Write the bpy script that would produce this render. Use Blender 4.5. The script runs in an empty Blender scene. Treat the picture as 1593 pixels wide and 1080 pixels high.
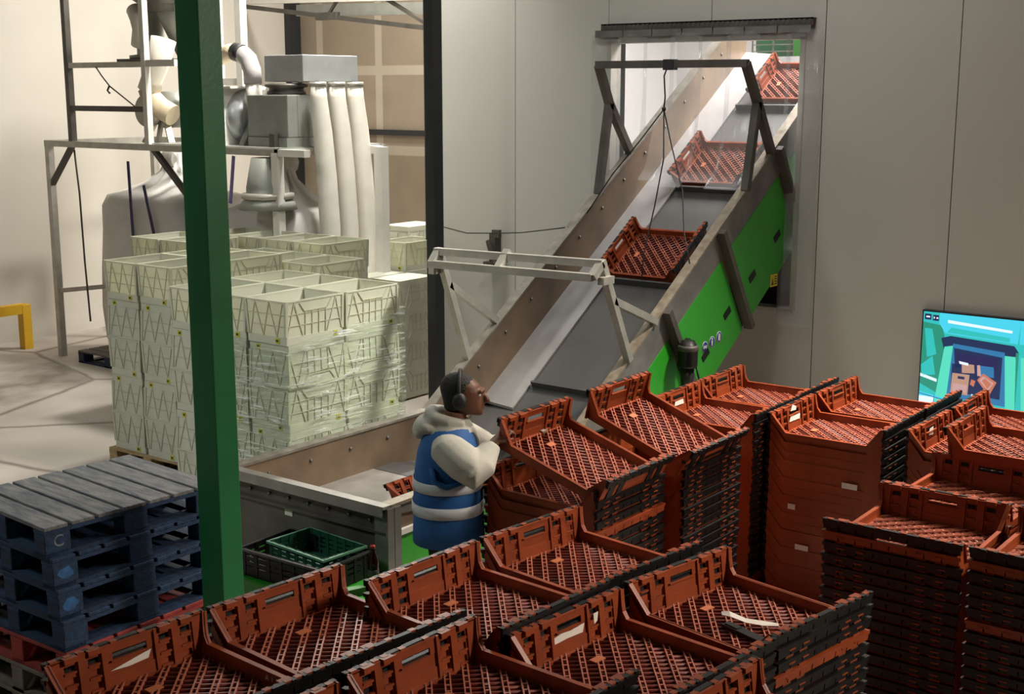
import bpy, bmesh, math, random
from mathutils import Vector, Matrix, Euler
random.seed(7)
SC = bpy.context.scene
COL = SC.collection
R = math.radians

# ------------------------------------------------------------------ camera
CAM_H = 3.2
cam_d = bpy.data.cameras.new('camera')
cam_d.sensor_width = 36.0
cam_d.lens = 36.0 * 2057.15 / 1593.0
cam_d.clip_end = 200
cam = bpy.data.objects.new('camera', cam_d)
COL.objects.link(cam)
cam.location = (0, 0, CAM_H)
cam.rotation_euler = (R(90 - 11.093), 0, R(37.279))
SC.camera = cam

# ------------------------------------------------------------------ world, lights, exposure
w = bpy.data.worlds.new('world'); SC.world = w; w.use_nodes = True
w.node_tree.nodes['Background'].inputs[0].default_value = (0.75, 0.82, 0.9, 1)
w.node_tree.nodes['Background'].inputs[1].default_value = 0.035
SC.view_settings.view_transform = 'Standard'
SC.view_settings.look = 'None'
SC.view_settings.gamma = 1
SC.view_settings.use_curve_mapping = False
SC.view_settings.exposure = 0.0

def area(name, loc, target, size, power, color, size_y=None, spread=None):
    d = bpy.data.lights.new(name, 'AREA')
    d.energy = power; d.color = color
    d.shape = 'RECTANGLE'; d.size = size; d.size_y = size_y or size
    o = bpy.data.objects.new(name, d); COL.objects.link(o)
    if spread: d.spread = R(spread)
    o.location = loc
    o.rotation_euler = (Vector(target) - Vector(loc)).to_track_quat('-Z', 'Y').to_euler()
    return o
area('lamp_store_bay', (-10.9, 12.6, 6.5), (-10.6, 8.6, 0), 0.6, 440, (1.0, 0.95, 0.86))
area('lamp_store_side', (-8.9, 9.9, 7.0), (-11.6, 9.6, 1.0), 0.7, 190, (1.0, 0.96, 0.88), spread=105)
area('lamp_store_rear', (-12.0, 12.6, 6.6), (-12.2, 11.0, 0), 1.2, 120, (1.0, 0.94, 0.84))
area('lamp_tipping_room', (-5.6, 13.2, 5.6), (-5.9, 12.0, 2.6), 1.6, 680, (1.0, 0.95, 0.92))
area('lamp_hall_right', (-2.3, 10.1, 6.4), (-3.2, 8.0, 1.0), 0.6, 165, (1.0, 0.86, 0.74), spread=62)
area('lamp_hall_front', (2.6, 8.0, 4.9), (-2.6, 4.6, 1.0), 1.2, 80, (1.0, 0.88, 0.74), spread=70)
area('lamp_hall_left', (-8.2, 1.0, 6.4), (-7.6, 6.2, 0.8), 1.2, 42, (0.95, 1.0, 0.95), spread=75)
area('lamp_hall_wall', (-5.0, 7.8, 7.2), (-6.8, 9.4, 2.2), 1.6, 135, (1.0, 0.98, 0.91))
area('fill_boxes', (-3.4, 9.3, 6.2), (-7.0, 7.3, 1.2), 0.5, 17, (1.0, 0.98, 0.86), spread=30)  # added fill in a narrow cone to brighten the box stack

# ------------------------------------------------------------------ materials
def P(name, col, rough=0.5, metal=0.0, var=0.15, scale=6.0, bump=0.0, bscale=40.0, col2=None, translucent=0.0, spec=0.5, stretch=None):
    m = bpy.data.materials.new(name); m.use_nodes = True
    nt = m.node_tree; b = nt.nodes['Principled BSDF']
    b.inputs['Roughness'].default_value = rough
    b.inputs['Metallic'].default_value = metal
    b.inputs['Specular IOR Level'].default_value = spec
    tc = nt.nodes.new('ShaderNodeTexCoord')
    mp = nt.nodes.new('ShaderNodeMapping')
    if stretch: mp.inputs['Scale'].default_value = stretch
    nt.links.new(tc.outputs['Object'], mp.inputs['Vector'])
    n = nt.nodes.new('ShaderNodeTexNoise'); n.inputs['Scale'].default_value = scale; n.inputs['Detail'].default_value = 5
    nt.links.new(mp.outputs['Vector'], n.inputs['Vector'])
    rp = nt.nodes.new('ShaderNodeValToRGB')
    c2 = col2 or tuple(c * (1 - var * 2) for c in col)
    rp.color_ramp.elements[0].position = 0.3; rp.color_ramp.elements[1].position = 0.7
    rp.color_ramp.elements[0].color = (*c2, 1); rp.color_ramp.elements[1].color = (*col, 1)
    nt.links.new(n.outputs['Fac'], rp.inputs['Fac'])
    nt.links.new(rp.outputs['Color'], b.inputs['Base Color'])
    if bump:
        n2 = nt.nodes.new('ShaderNodeTexNoise'); n2.inputs['Scale'].default_value = bscale
        nt.links.new(mp.outputs['Vector'], n2.inputs['Vector'])
        bp = nt.nodes.new('ShaderNodeBump'); bp.inputs['Strength'].default_value = bump; bp.inputs['Distance'].default_value = 0.01
        nt.links.new(n2.outputs['Fac'], bp.inputs['Height']); nt.links.new(bp.outputs['Normal'], b.inputs['Normal'])
    if translucent:
        t = nt.nodes.new('ShaderNodeBsdfTranslucent'); t.inputs['Color'].default_value = (col[0] * 1.05, col[1] * 1.0, col[2] * 0.72, 1)
        mx = nt.nodes.new('ShaderNodeMixShader'); mx.inputs[0].default_value = translucent
        nt.links.new(b.outputs[0], mx.inputs[1]); nt.links.new(t.outputs[0], mx.inputs[2])
        nt.links.new(mx.outputs[0], nt.nodes['Material Output'].inputs['Surface'])
    return m

def EM(name, col, s=1.0):
    m = bpy.data.materials.new(name); m.use_nodes = True
    b = m.node_tree.nodes['Principled BSDF']
    b.inputs['Base Color'].default_value = (0.01, 0.01, 0.01, 1)
    b.inputs['Emission Color'].default_value = (*col, 1); b.inputs['Emission Strength'].default_value = s
    b.inputs['Roughness'].default_value = 0.3
    return m

def clear(name, tint, haze, gloss_rough=0.08, fac_gloss=0.12, streak=None):
    m = bpy.data.materials.new(name); m.use_nodes = True
    nt = m.node_tree; nt.nodes.remove(nt.nodes['Principled BSDF'])
    tr = nt.nodes.new('ShaderNodeBsdfTransparent'); tr.inputs[0].default_value = (*tint, 1)
    df = nt.nodes.new('ShaderNodeBsdfDiffuse'); df.inputs[0].default_value = (0.75, 0.77, 0.76, 1)
    gl = nt.nodes.new('ShaderNodeBsdfGlossy'); gl.inputs['Roughness'].default_value = gloss_rough
    m1 = nt.nodes.new('ShaderNodeMixShader'); m1.inputs[0].default_value = haze
    m2 = nt.nodes.new('ShaderNodeMixShader'); m2.inputs[0].default_value = fac_gloss
    nt.links.new(tr.outputs[0], m1.inputs[1]); nt.links.new(df.outputs[0], m1.inputs[2])
    nt.links.new(m1.outputs[0], m2.inputs[1]); nt.links.new(gl.outputs[0], m2.inputs[2])
    nt.links.new(m2.outputs[0], nt.nodes['Material Output'].inputs['Surface'])
    tc = nt.nodes.new('ShaderNodeTexCoord'); mp = nt.nodes.new('ShaderNodeMapping')
    mp.inputs['Scale'].default_value = streak or (9, 9, 1.2)
    n = nt.nodes.new('ShaderNodeTexNoise'); n.inputs['Scale'].default_value = 2.2; n.inputs['Detail'].default_value = 4
    nt.links.new(tc.outputs['Object'], mp.inputs[0]); nt.links.new(mp.outputs[0], n.inputs['Vector'])
    bp = nt.nodes.new('ShaderNodeBump'); bp.inputs['Strength'].default_value = 0.25; bp.inputs['Distance'].default_value = 0.04
    nt.links.new(n.outputs['Fac'], bp.inputs['Height'])
    nt.links.new(bp.outputs[0], gl.inputs['Normal'])
    return m

def film(name):
    # nearly clear film whose taut horizontal wrinkles scatter light
    m = bpy.data.materials.new(name); m.use_nodes = True
    nt = m.node_tree; nt.nodes.remove(nt.nodes['Principled BSDF'])
    tr = nt.nodes.new('ShaderNodeBsdfTransparent'); tr.inputs[0].default_value = (0.95, 0.97, 0.94, 1)
    df = nt.nodes.new('ShaderNodeBsdfDiffuse'); df.inputs[0].default_value = (0.85, 0.88, 0.84, 1)
    gl = nt.nodes.new('ShaderNodeBsdfGlossy'); gl.inputs['Roughness'].default_value = 0.3
    tc = nt.nodes.new('ShaderNodeTexCoord'); mp = nt.nodes.new('ShaderNodeMapping'); mp.inputs['Scale'].default_value = (2.2, 2.2, 34); mp.inputs['Rotation'].default_value = (0.10, 0.12, 0)
    n = nt.nodes.new('ShaderNodeTexNoise'); n.inputs['Scale'].default_value = 1.6; n.inputs['Detail'].default_value = 6; n.inputs['Roughness'].default_value = 0.65
    nt.links.new(tc.outputs['Object'], mp.inputs[0]); nt.links.new(mp.outputs[0], n.inputs['Vector'])
    rp = nt.nodes.new('ShaderNodeValToRGB'); rp.color_ramp.elements[0].position = 0.54; rp.color_ramp.elements[1].position = 0.68
    rp.color_ramp.elements[0].color = (0.03, 0.03, 0.03, 1); rp.color_ramp.elements[1].color = (0.75, 0.75, 0.75, 1)
    nt.links.new(n.outputs['Fac'], rp.inputs['Fac'])
    m0 = nt.nodes.new('ShaderNodeMixShader'); m0.inputs[0].default_value = 0.35
    nt.links.new(df.outputs[0], m0.inputs[1]); nt.links.new(gl.outputs[0], m0.inputs[2])
    m1 = nt.nodes.new('ShaderNodeMixShader')
    nt.links.new(rp.outputs['Color'], m1.inputs[0]); nt.links.new(tr.outputs[0], m1.inputs[1]); nt.links.new(m0.outputs[0], m1.inputs[2])
    bp = nt.nodes.new('ShaderNodeBump'); bp.inputs['Strength'].default_value = 0.8; bp.inputs['Distance'].default_value = 0.03
    nt.links.new(n.outputs['Fac'], bp.inputs['Height']); nt.links.new(bp.outputs[0], gl.inputs['Normal'])
    nt.links.new(m1.outputs[0], nt.nodes['Material Output'].inputs['Surface'])
    return m

M = dict(
 red=P('tray_plastic', (0.28, 0.054, 0.016), 0.40, var=0.16, scale=9, bump=0.05, bscale=60, spec=0.3),
 black=P('black_plastic', (0.007, 0.0066, 0.007), 0.45, var=0.2, scale=20, bump=0.1, bscale=70, spec=0.3),
 tag=P('pale_tag', (0.50, 0.14, 0.05), 0.5),
 maroon=P('shaded_rib_plastic', (0.17, 0.026, 0.015), 0.45, var=0.2, scale=12, spec=0.3), worn=P('glint_strip_plastic', (0.44, 0.13, 0.075), 0.4, var=0.15, scale=14),  # floor ribs darkened, strips lightened: shade and glint put into the colour
 paper=P('paper', (0.72, 0.66, 0.60), 0.7, var=0.05),
 cream=P('crate_plastic', (0.74, 0.75, 0.66), 0.42, var=0.05, scale=5, translucent=0.32),
 crib=P('crate_rib_plastic', (0.58, 0.58, 0.45), 0.5, var=0.06, translucent=0.1),
 yellow_label=P('yellow_label', (0.62, 0.58, 0.03), 0.6),
 dkprint=P('dark_print', (0.03, 0.03, 0.02), 0.6),
 blue=P('blue_painted_wood', (0.011, 0.044, 0.115), 0.75, var=0.34, scale=7, bump=0.4, bscale=25, stretch=(1, 5, 5)),
 deck=P('weathered_blue_deck', (0.22, 0.21, 0.195), 0.8, scale=7, bump=0.5, bscale=30, col2=(0.07, 0.085, 0.11), stretch=(1, 5, 5)),
 redwood=P('red_painted_wood', (0.30, 0.03, 0.025), 0.75, var=0.2, bump=0.3),
 wood=P('raw_pallet_wood', (0.45, 0.31, 0.16), 0.8, var=0.2, bump=0.3, stretch=(1, 6, 6)),
 greywood=P('grey_pallet_wood', (0.17, 0.15, 0.12), 0.85, var=0.25, bump=0.3),
 green_col=P('column_green_paint', (0.011, 0.150, 0.048), 0.40, var=0.14, scale=3, bump=0.06),
 green=P('machine_green_paint', (0.030, 0.34, 0.022), 0.38, var=0.05, scale=2),
 steel=P('dull_steel', (0.24, 0.235, 0.22), 0.45, 0.4, var=0.2, scale=5, bump=0.05),
 dsteel=P('dark_weathered_steel', (0.115, 0.105, 0.09), 0.5, 0.3, var=0.25, scale=4, bump=0.08),
 rust=P('worn_brown_plate', (0.22, 0.150, 0.095), 0.5, 0.25, scale=2.6, col2=(0.12, 0.088, 0.06), bump=0.05),
 belt=P('grey_belt', (0.075, 0.073, 0.071), 0.5, var=0.12, scale=3),
 galv=P('galvanised_steel', (0.50, 0.48, 0.43), 0.45, 0.55, var=0.12, scale=8),
 white_steel=P('white_painted_steel', (0.72, 0.70, 0.65), 0.45, var=0.05),
 cabinet=P('grey_cabinet_paint', (0.30, 0.31, 0.28), 0.5, 0.2, var=0.1),
 silver=P('silver_sheet', (0.50, 0.52, 0.53), 0.35, 0.6, var=0.08),
 fabric=P('white_filter_fabric', (0.80, 0.76, 0.68), 0.85, var=0.05, bump=0.15, bscale=20),
 bag=P('woven_bag_fabric', (0.70, 0.68, 0.65), 0.75, var=0.06, scale=3, bump=0.5, bscale=5),
 strap=P('navy_strap', (0.05, 0.05, 0.12), 0.8),
 violet=P('violet_strap', (0.30, 0.25, 0.60), 0.8),
 hose=P('beige_hose', (0.62, 0.52, 0.36), 0.55, var=0.08),
 hoseg=P('grey_hose', (0.45, 0.42, 0.42), 0.6, var=0.08, bump=0.2),
 rubber=P('dark_rubber', (0.02, 0.02, 0.022), 0.55),
 yellow=P('barrier_yellow_paint', (0.72, 0.42, 0.02), 0.5, var=0.08),
 dark=P('dark_flashing', (0.028, 0.030, 0.032), 0.5, 0.2, var=0.15),
 room_white=P('room_white_paint', (0.74, 0.72, 0.71), 0.6, var=0.03, scale=2),
 skin=P('skin', (0.16, 0.072, 0.042), 0.5, var=0.08, spec=0.35),
 hair=P('black_hair', (0.010, 0.008, 0.007), 0.7, bump=0.6, bscale=120),
 hood=P('pale_grey_hoodie', (0.50, 0.49, 0.43), 0.9, var=0.07, scale=9, bump=0.25, bscale=14),
 vest=P('blue_vest', (0.008, 0.10, 0.33), 0.7, var=0.10, scale=5, bump=0.25, bscale=12),
 refl=P('reflective_tape', (0.56, 0.59, 0.62), 0.45, var=0.06, scale=12),
 idblue=P('pale_blue_pocket', (0.06, 0.30, 0.62), 0.5),
 trouser=P('dark_trousers', (0.015, 0.016, 0.022), 0.85),
 scuffed=P('scuffed_paint', (0.20, 0.24, 0.26), 0.8, var=0.3, scale=30), brightblue=P('bright_blue_paint', (0.03, 0.13, 0.34), 0.7, var=0.3, scale=20),
 eye=P('eye_white', (0.6, 0.58, 0.55), 0.3),
 lip=P('lip_skin', (0.17, 0.05, 0.04), 0.5),
 signblue=P('sign_blue', (0.01, 0.03, 0.25), 0.5),
 signwhite=P('sign_white', (0.7, 0.72, 0.72), 0.5),
 signyellow=P('sign_yellow', (0.75, 0.62, 0.02), 0.5),
 dgreen=P('dark_green_plastic', (0.012, 0.075, 0.045), 0.35, var=0.15),
 lgreen=P('pale_green_rim_plastic', (0.11, 0.30, 0.19), 0.4),
 cola=P('dark_drink', (0.02, 0.006, 0.004), 0.12),
 cap=P('red_cap', (0.3, 0.01, 0.01), 0.4),
 cable=P('black_cable', (0.015, 0.014, 0.014), 0.5),
 tvbody=P('tv_black', (0.01, 0.01, 0.014), 0.25),
 pvc=clear('clear_curtain_pvc', (0.96, 0.96, 0.965), 0.09, 0.12, 0.02),
 wrap=film('clear_stretch_film'),
)

# floor: concrete with stains and long cracks
def floor_mat():
    m = P('concrete_floor', (0.52, 0.47, 0.42), 0.62, var=0.2, scale=0.9, bump=0.15, bscale=30, col2=(0.36, 0.32, 0.28))
    nt = m.node_tree; b = nt.nodes['Principled BSDF']
    src = b.inputs['Base Color'].links[0].from_socket
    tc = nt.nodes.new('ShaderNodeTexCoord')
    v = nt.nodes.new('ShaderNodeTexVoronoi'); v.feature = 'DISTANCE_TO_EDGE'; v.inputs['Scale'].default_value = 0.42
    nn = nt.nodes.new('ShaderNodeTexNoise'); nn.inputs['Scale'].default_value = 1.6; nn.inputs['Detail'].default_value = 6
    mv = nt.nodes.new('ShaderNodeMix'); mv.data_type = 'VECTOR'; mv.inputs[0].default_value = 0.12
    nt.links.new(tc.outputs['Object'], nn.inputs['Vector'])
    nt.links.new(tc.outputs['Object'], mv.inputs[4]); nt.links.new(nn.outputs['Color'], mv.inputs[5])
    nt.links.new(mv.outputs[1], v.inputs['Vector'])
    rp = nt.nodes.new('ShaderNodeValToRGB'); rp.color_ramp.elements[0].position = 0.0; rp.color_ramp.elements[1].position = 0.02
    rp.color_ramp.elements[0].color = (0.35, 0.33, 0.3, 1); rp.color_ramp.elements[1].color = (1, 1, 1, 1)
    nt.links.new(v.outputs['Distance'], rp.inputs['Fac'])
    mx = nt.nodes.new('ShaderNodeMix'); mx.data_type = 'RGBA'; mx.blend_type = 'MULTIPLY'; mx.inputs[0].default_value = 1
    nt.links.new(src, mx.inputs[6]); nt.links.new(rp.outputs['Color'], mx.inputs[7])
    nt.links.new(mx.outputs[2], b.inputs['Base Color'])
    return m
M['floor'] = floor_mat()

def ribbed(name, col, freq, strength):
    m = P(name, col, 0.45, 0.0, var=0.03, scale=0.6)
    nt = m.node_tree; b = nt.nodes['Principled BSDF']
    tc = nt.nodes.new('ShaderNodeTexCoord')
    wv = nt.nodes.new('ShaderNodeTexWave'); wv.wave_type = 'BANDS'; wv.bands_direction = 'X'; wv.inputs['Scale'].default_value = freq
    nt.links.new(tc.outputs['Object'], wv.inputs['Vector'])
    bp = nt.nodes.new('ShaderNodeBump'); bp.inputs['Strength'].default_value = strength; bp.inputs['Distance'].default_value = 0.004
    nt.links.new(wv.outputs['Fac'], bp.inputs['Height']); nt.links.new(bp.outputs['Normal'], b.inputs['Normal'])
    return m
M['panel'] = ribbed('ribbed_wall_panel', (0.47, 0.465, 0.43), 5.6, 0.07)
M['clad'] = P('beige_cladding', (0.55, 0.52, 0.465), 0.55, var=0.04, scale=0.8)

def drywall():
    m = P('bare_drywall', (0.30, 0.245, 0.18), 0.85, var=0.06, scale=3)
    nt = m.node_tree; b = nt.nodes['Principled BSDF']
    src = b.inputs['Base Color'].links[0].from_socket
    tc = nt.nodes.new('ShaderNodeTexCoord')
    br = nt.nodes.new('ShaderNodeTexBrick')
    br.offset = 0.0
    for k, v in (('Scale', 1.0), ('Mortar Size', 0.075), ('Brick Width', 1.2), ('Row Height', 1.15), ('Mortar Smooth', 0.2)):
        br.inputs[k].default_value = v
    br.inputs['Color1'].default_value = (0, 0, 0, 1); br.inputs['Color2'].default_value = (0, 0, 0, 1); br.inputs['Mortar'].default_value = (1, 1, 1, 1)
    sx = nt.nodes.new('ShaderNodeSeparateXYZ'); cx = nt.nodes.new('ShaderNodeCombineXYZ')
    nt.links.new(tc.outputs['Object'], sx.inputs[0]); nt.links.new(sx.outputs['X'], cx.inputs['X']); nt.links.new(sx.outputs['Z'], cx.inputs['Y'])
    nt.links.new(cx.outputs[0], br.inputs['Vector'])
    mx = nt.nodes.new('ShaderNodeMix'); mx.data_type = 'RGBA'
    sc = nt.nodes.new('ShaderNodeMath'); sc.operation = 'MULTIPLY'; sc.inputs[1].default_value = 0.55
    nt.links.new(br.outputs['Fac'], sc.inputs[0]); nt.links.new(sc.outputs[0], mx.inputs[0])
    nt.links.new(src, mx.inputs[6]); mx.inputs[7].default_value = (0.55, 0.49, 0.40, 1)
    nt.links.new(mx.outputs[2], b.inputs['Base Color'])
    return m
M['drywall'] = drywall()

# ------------------------------------------------------------------ mesh helper
def root_off(p):
    off = Vector((0, 0, 0))
    while p is not None:
        off += Vector(p.location); p = p.parent
    return off

class MB:
    def __init__(s): s.bm = bmesh.new(); s.mi = 0
    def face(s, vs, smooth=False):
        try:
            f = s.bm.faces.new(vs); f.material_index = s.mi; f.smooth = smooth; return f
        except ValueError: return None
    def hexa(s, p):   # p: 8 points, bottom 4 then top 4
        v = [s.bm.verts.new(q) for q in p]
        for i in ((3, 2, 1, 0), (4, 5, 6, 7), (0, 1, 5, 4), (1, 2, 6, 5), (2, 3, 7, 6), (3, 0, 4, 7)): s.face([v[k] for k in i])
        return s
    def box(s, x0, x1, y0, y1, z0, z1):
        return s.hexa([(x0, y0, z0), (x1, y0, z0), (x1, y1, z0), (x0, y1, z0), (x0, y0, z1), (x1, y0, z1), (x1, y1, z1), (x0, y1, z1)])
    def bar(s, p, q, w=0.05, h=None, up=(0, 0, 1)):
        h = h or w; p = Vector(p); q = Vector(q); d = (q - p).normalized(); u = Vector(up)
        if abs(d.dot(u)) > 0.98: u = Vector((0, 1, 0))
        r = d.cross(u).normalized() * (w / 2); t = r.cross(d).normalized() * (h / 2)
        return s.hexa([p - r - t, p + r - t, q + r - t, q - r - t, p - r + t, p + r + t, q + r + t, q - r + t])
    def tube(s, pts, rad, seg=8, caps=True):
        pts = [Vector(p) for p in pts]; n = len(pts)
        rr = rad if isinstance(rad, (list, tuple)) else [rad] * n
        prev = None; u = None
        for i, p in enumerate(pts):
            d = (pts[min(i + 1, n - 1)] - pts[max(i - 1, 0)]).normalized()
            if u is None:
                a = Vector((0, 0, 1)) if abs(d.z) < 0.9 else Vector((1, 0, 0))
                u = d.cross(a).normalized()
            else: u = (u - d * u.dot(d)).normalized()
            v = d.cross(u)
            ring = [s.bm.verts.new(p + (u * math.cos(2 * math.pi * k / seg) + v * math.sin(2 * math.pi * k / seg)) * rr[i]) for k in range(seg)]
            if prev:
                for k in range(seg): s.face([prev[k], prev[(k + 1) % seg], ring[(k + 1) % seg], ring[k]], True)
            elif caps: s.face(ring[::-1])
            prev = ring
        if caps: s.face(prev)
        return s
    def loft(s, rings, smooth=True, caps=True):   # rings: lists of points of equal length
        prev = None
        for rg in rings:
            ring = [s.bm.verts.new(p) for p in rg]; n = len(ring)
            if prev:
                for k in range(n): s.face([prev[k], prev[(k + 1) % n], ring[(k + 1) % n], ring[k]], smooth)
            elif caps: s.face(ring[::-1])
            prev = ring
        if caps: s.face(prev)
        return s
    def lathe(s, prof, c=(0, 0, 0), seg=20, axis='z'):
        rings = []
        for r, z in prof:
            rg = []
            for k in range(seg):
                a = 2 * math.pi * k / seg; x, y = r * math.cos(a), r * math.sin(a)
                o = {'z': (x, y, z), 'x': (z, x, y), 'y': (x, z, y)}[axis]
                rg.append((c[0] + o[0], c[1] + o[1], c[2] + o[2]))
            rings.append(rg)
        return s.loft(rings)
    def prism(s, poly, axis, a, b):
        def mk(p, t): return {'x': (t, p[0], p[1]), 'y': (p[0], t, p[1]), 'z': (p[0], p[1], t)}[axis]
        v0 = [s.bm.verts.new(mk(p, a)) for p in poly]; v1 = [s.bm.verts.new(mk(p, b)) for p in poly]
        n = len(poly)
        s.face(v0); s.face(v1[::-1])
        for k in range(n): s.face([v0[k], v1[k], v1[(k + 1) % n], v0[(k + 1) % n]])
        return s
    def ball(s, c, r, seg=14, rings=9):
        rx, ry, rz = r if isinstance(r, (tuple, list)) else (r, r, r)
        rg = []
        for i in range(rings + 1):
            t = math.pi * (0.02 + 0.96 * i / rings)
            rg.append([(c[0] + rx * math.sin(t) * math.cos(2 * math.pi * k / seg), c[1] + ry * math.sin(t) * math.sin(2 * math.pi * k / seg), c[2] - rz * math.cos(t)) for k in range(seg)])
        return s.loft(rg)
    def mesh(s, name, mats, bevel=0):
        bmesh.ops.recalc_face_normals(s.bm, faces=s.bm.faces)
        me = bpy.data.meshes.new(name); s.bm.to_mesh(me); s.bm.free()
        for m in (mats if isinstance(mats, (list, tuple)) else [mats]): me.materials.append(m)
        return me
    def build(s, name, mats, parent=None, bevel=0):
        if parent is not None:
            off = root_off(parent)
            if off.length > 0: bmesh.ops.translate(s.bm, vec=-off, verts=s.bm.verts)
            loc = (0, 0, 0)
        else:
            vs = [v.co for v in s.bm.verts]
            loc = Vector(((min(v.x for v in vs) + max(v.x for v in vs)) / 2, (min(v.y for v in vs) + max(v.y for v in vs)) / 2, min(v.z for v in vs)))
            bmesh.ops.translate(s.bm, vec=-loc, verts=s.bm.verts)
        o = bpy.data.objects.new(name, s.mesh(name, mats)); COL.objects.link(o)
        o.location = loc
        if parent is not None: o.parent = parent
        if bevel:
            b = o.modifiers.new('bevel', 'BEVEL'); b.width = bevel; b.segments = 2; b.limit_method = 'ANGLE'; b.angle_limit = R(50)
        return o

def tag(o, label, cat, group=None, kind=None):
    o['label'] = label; o['category'] = cat
    if group: o['group'] = group
    if kind: o['kind'] = kind
    return o
def thing(name, label, cat, loc=(0, 0, 0), group=None):
    o = bpy.data.objects.new(name, None); COL.objects.link(o); o.location = loc; o.empty_display_size = 0.1
    return tag(o, label, cat, group)
def struct(o, label=None, cat=None):
    o['kind'] = 'structure'
    if label: o['label'] = label
    if cat: o['category'] = cat
    return o
def dup(root, loc, rot=None, label=None, group=None):
    r = root.copy(); COL.objects.link(r); r.location = loc
    if rot is not None: r.rotation_euler = rot
    if label: r['label'] = label
    if group: r['group'] = group
    for ch in list(root.children):
        c = ch.copy(); COL.objects.link(c); c.parent = r
        for g in list(ch.children):
            d = g.copy(); COL.objects.link(d); d.parent = c
    return r
def text_mesh(parent, name, body, size, mat, matrix, depth=0.001):
    cu = bpy.data.curves.new(name, 'FONT'); cu.body = body; cu.size = size; cu.extrude = depth; cu.align_x = 'CENTER'; cu.align_y = 'CENTER'
    t = bpy.data.objects.new(name, cu); COL.objects.link(t)
    dg = bpy.context.evaluated_depsgraph_get()
    me = bpy.data.meshes.new_from_object(t.evaluated_get(dg))
    bpy.data.objects.remove(t); bpy.data.curves.remove(cu)
    me.materials.clear(); me.materials.append(mat)
    me.transform(matrix)
    if parent is not None: me.transform(Matrix.Translation(-root_off(parent)))
    o = bpy.data.objects.new(name, me); COL.objects.link(o)
    if parent is not None: o.parent = parent
    return o

# ------------------------------------------------------------------ setting
YW = 11.0     # wall the conveyor passes through
XWL = -15.2   # left wall
YB = 14.5     # back wall
struct(MB().box(-24, 8, -3, 24, -0.2, 0).build('floor', M['floor']), 'worn pale concrete floor with cracks and stains', 'floor')
struct(MB().box(-24, 8, -3, 24, 7.6, 7.8).build('ceiling', P('ceiling_paint', (0.35, 0.34, 0.31), 0.8)), 'high hall ceiling', 'ceiling')
# wall through which the conveyor passes: panels with joints
seams = [-9.34, -8.33, -7.2, -6.08, -4.96, -3.78, -2.6, -1.4, -0.2, 1.0, 2.2, 3.4, 4.6, 5.8, 7.0]
OX0, OX1, OZ0, OZ1 = -7.18, -5.17, 1.21, 3.64
wb = MB()
for a, b in zip(seams[:-1], seams[1:]):
    a += 0.004; b -= 0.004
    x0, x1 = max(a, OX0), min(b, OX1)
    if x0 < x1:
        if a < x0: wb.box(a, x0, YW, YW + 0.12, 0, 7.6)
        if x1 < b: wb.box(x1, b, YW, YW + 0.12, 0, 7.6)
        wb.box(x0, x1, YW, YW + 0.12, 0, OZ0); wb.box(x0, x1, YW, YW + 0.12, OZ1, 7.6)
    else: wb.box(a, b, YW, YW + 0.12, 0, 7.6)
struct(wb.build('wall_right', M['panel']), 'pale grey insulated panel wall with fine vertical ribs around the conveyor opening', 'wall')
wc = MB()
for x0, x1, z0, z1 in ((-9.3, OX0 - 0.0, 0, 7.6), (OX1, 7, 0, 7.6), (OX0, OX1, 0, OZ0), (OX0, OX1, OZ1, 7.6)): wc.box(x0, x1, YW + 0.121, YW + 0.15, z0, z1)
struct(wc.build('trim_1', M['dark']), 'dark core of the panel wall seen in its joints', 'trim')
tr = MB()
tr.box(OX0 - 0.03, OX0 + 0.02, YW - 0.012, YW + 0.16, OZ0, OZ1); tr.box(OX1 - 0.02, OX1 + 0.03, YW - 0.012, YW + 0.16, OZ0, OZ1)
tr.box(OX0 - 0.03, OX1 + 0.03, YW - 0.012, YW + 0.16, OZ1 - 0.02, OZ1 + 0.04); tr.box(OX0, OX1, YW - 0.012, YW + 0.16, OZ0 - 0.02, OZ0 + 0.01)
struct(tr.build('trim_2', M['galv']), 'thin pale metal edging around the conveyor opening', 'trim')
struct(MB().box(-9.56, -9.34, YW - 0.01, YW + 0.2, 0, 7.6).build('trim_3', M['dark']), 'dark metal flashing at the end of the panel wall', 'trim')
struct(MB().box(-8.47, -8.37, 9.75, 9.89, 0, 7.6).build('trim_6', M['dark']), 'tall dark steel post standing before the end of the panel wall', 'post')
struct(MB().box(-9.42, -9.36, YW + 0.2, 16.2, 0, 7.6).build('wall_partition', M['room_white']), 'side wall of the tipping room', 'wall')
struct(MB().box(XWL - 0.2, XWL, -3, YB + 0.2, 0, 7.6).build('wall_left', M['clad']), 'smooth beige clad wall behind the big bag station', 'wall')
struct(MB().box(XWL, -9.36, YB, YB + 0.2, 0, 7.6).build('wall_back', M['drywall']), 'bare brown drywall with pale taped joints at the back of the bay', 'wall')
struct(MB().box(XWL, XWL + 0.12, YB - 0.22, YB, 0, 7.6).build('trim_4', M['dark']), 'dark corner post at the back of the bay', 'trim')
struct(MB().box(XWL + 0.12, -9.5, YB - 0.05, YB - 0.02, 2.52, 2.60).build('trim_5', M['dark']), 'dark horizontal rail on the brown drywall', 'trim')
struct(MB().box(-9.36, 2, 16.0, 16.2, 0, 6.4).build('wall_room_back', M['room_white']), 'white back wall of the tipping room', 'wall')
struct(MB().box(-2.6, -2.4, YW + 0.15, 16.0, 0, 6.4).build('wall_room_right', M['room_white']), 'white right wall of the tipping room', 'wall')
struct(MB().box(-9.36, -2.4, YW + 0.15, 16.2, 6.3, 6.4).build('ceiling_room', M['room_white']), 'white ceiling of the tipping room', 'ceiling')
bb = MB()
for (x0, x1, y, z0, z1) in ():
    pass
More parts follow.
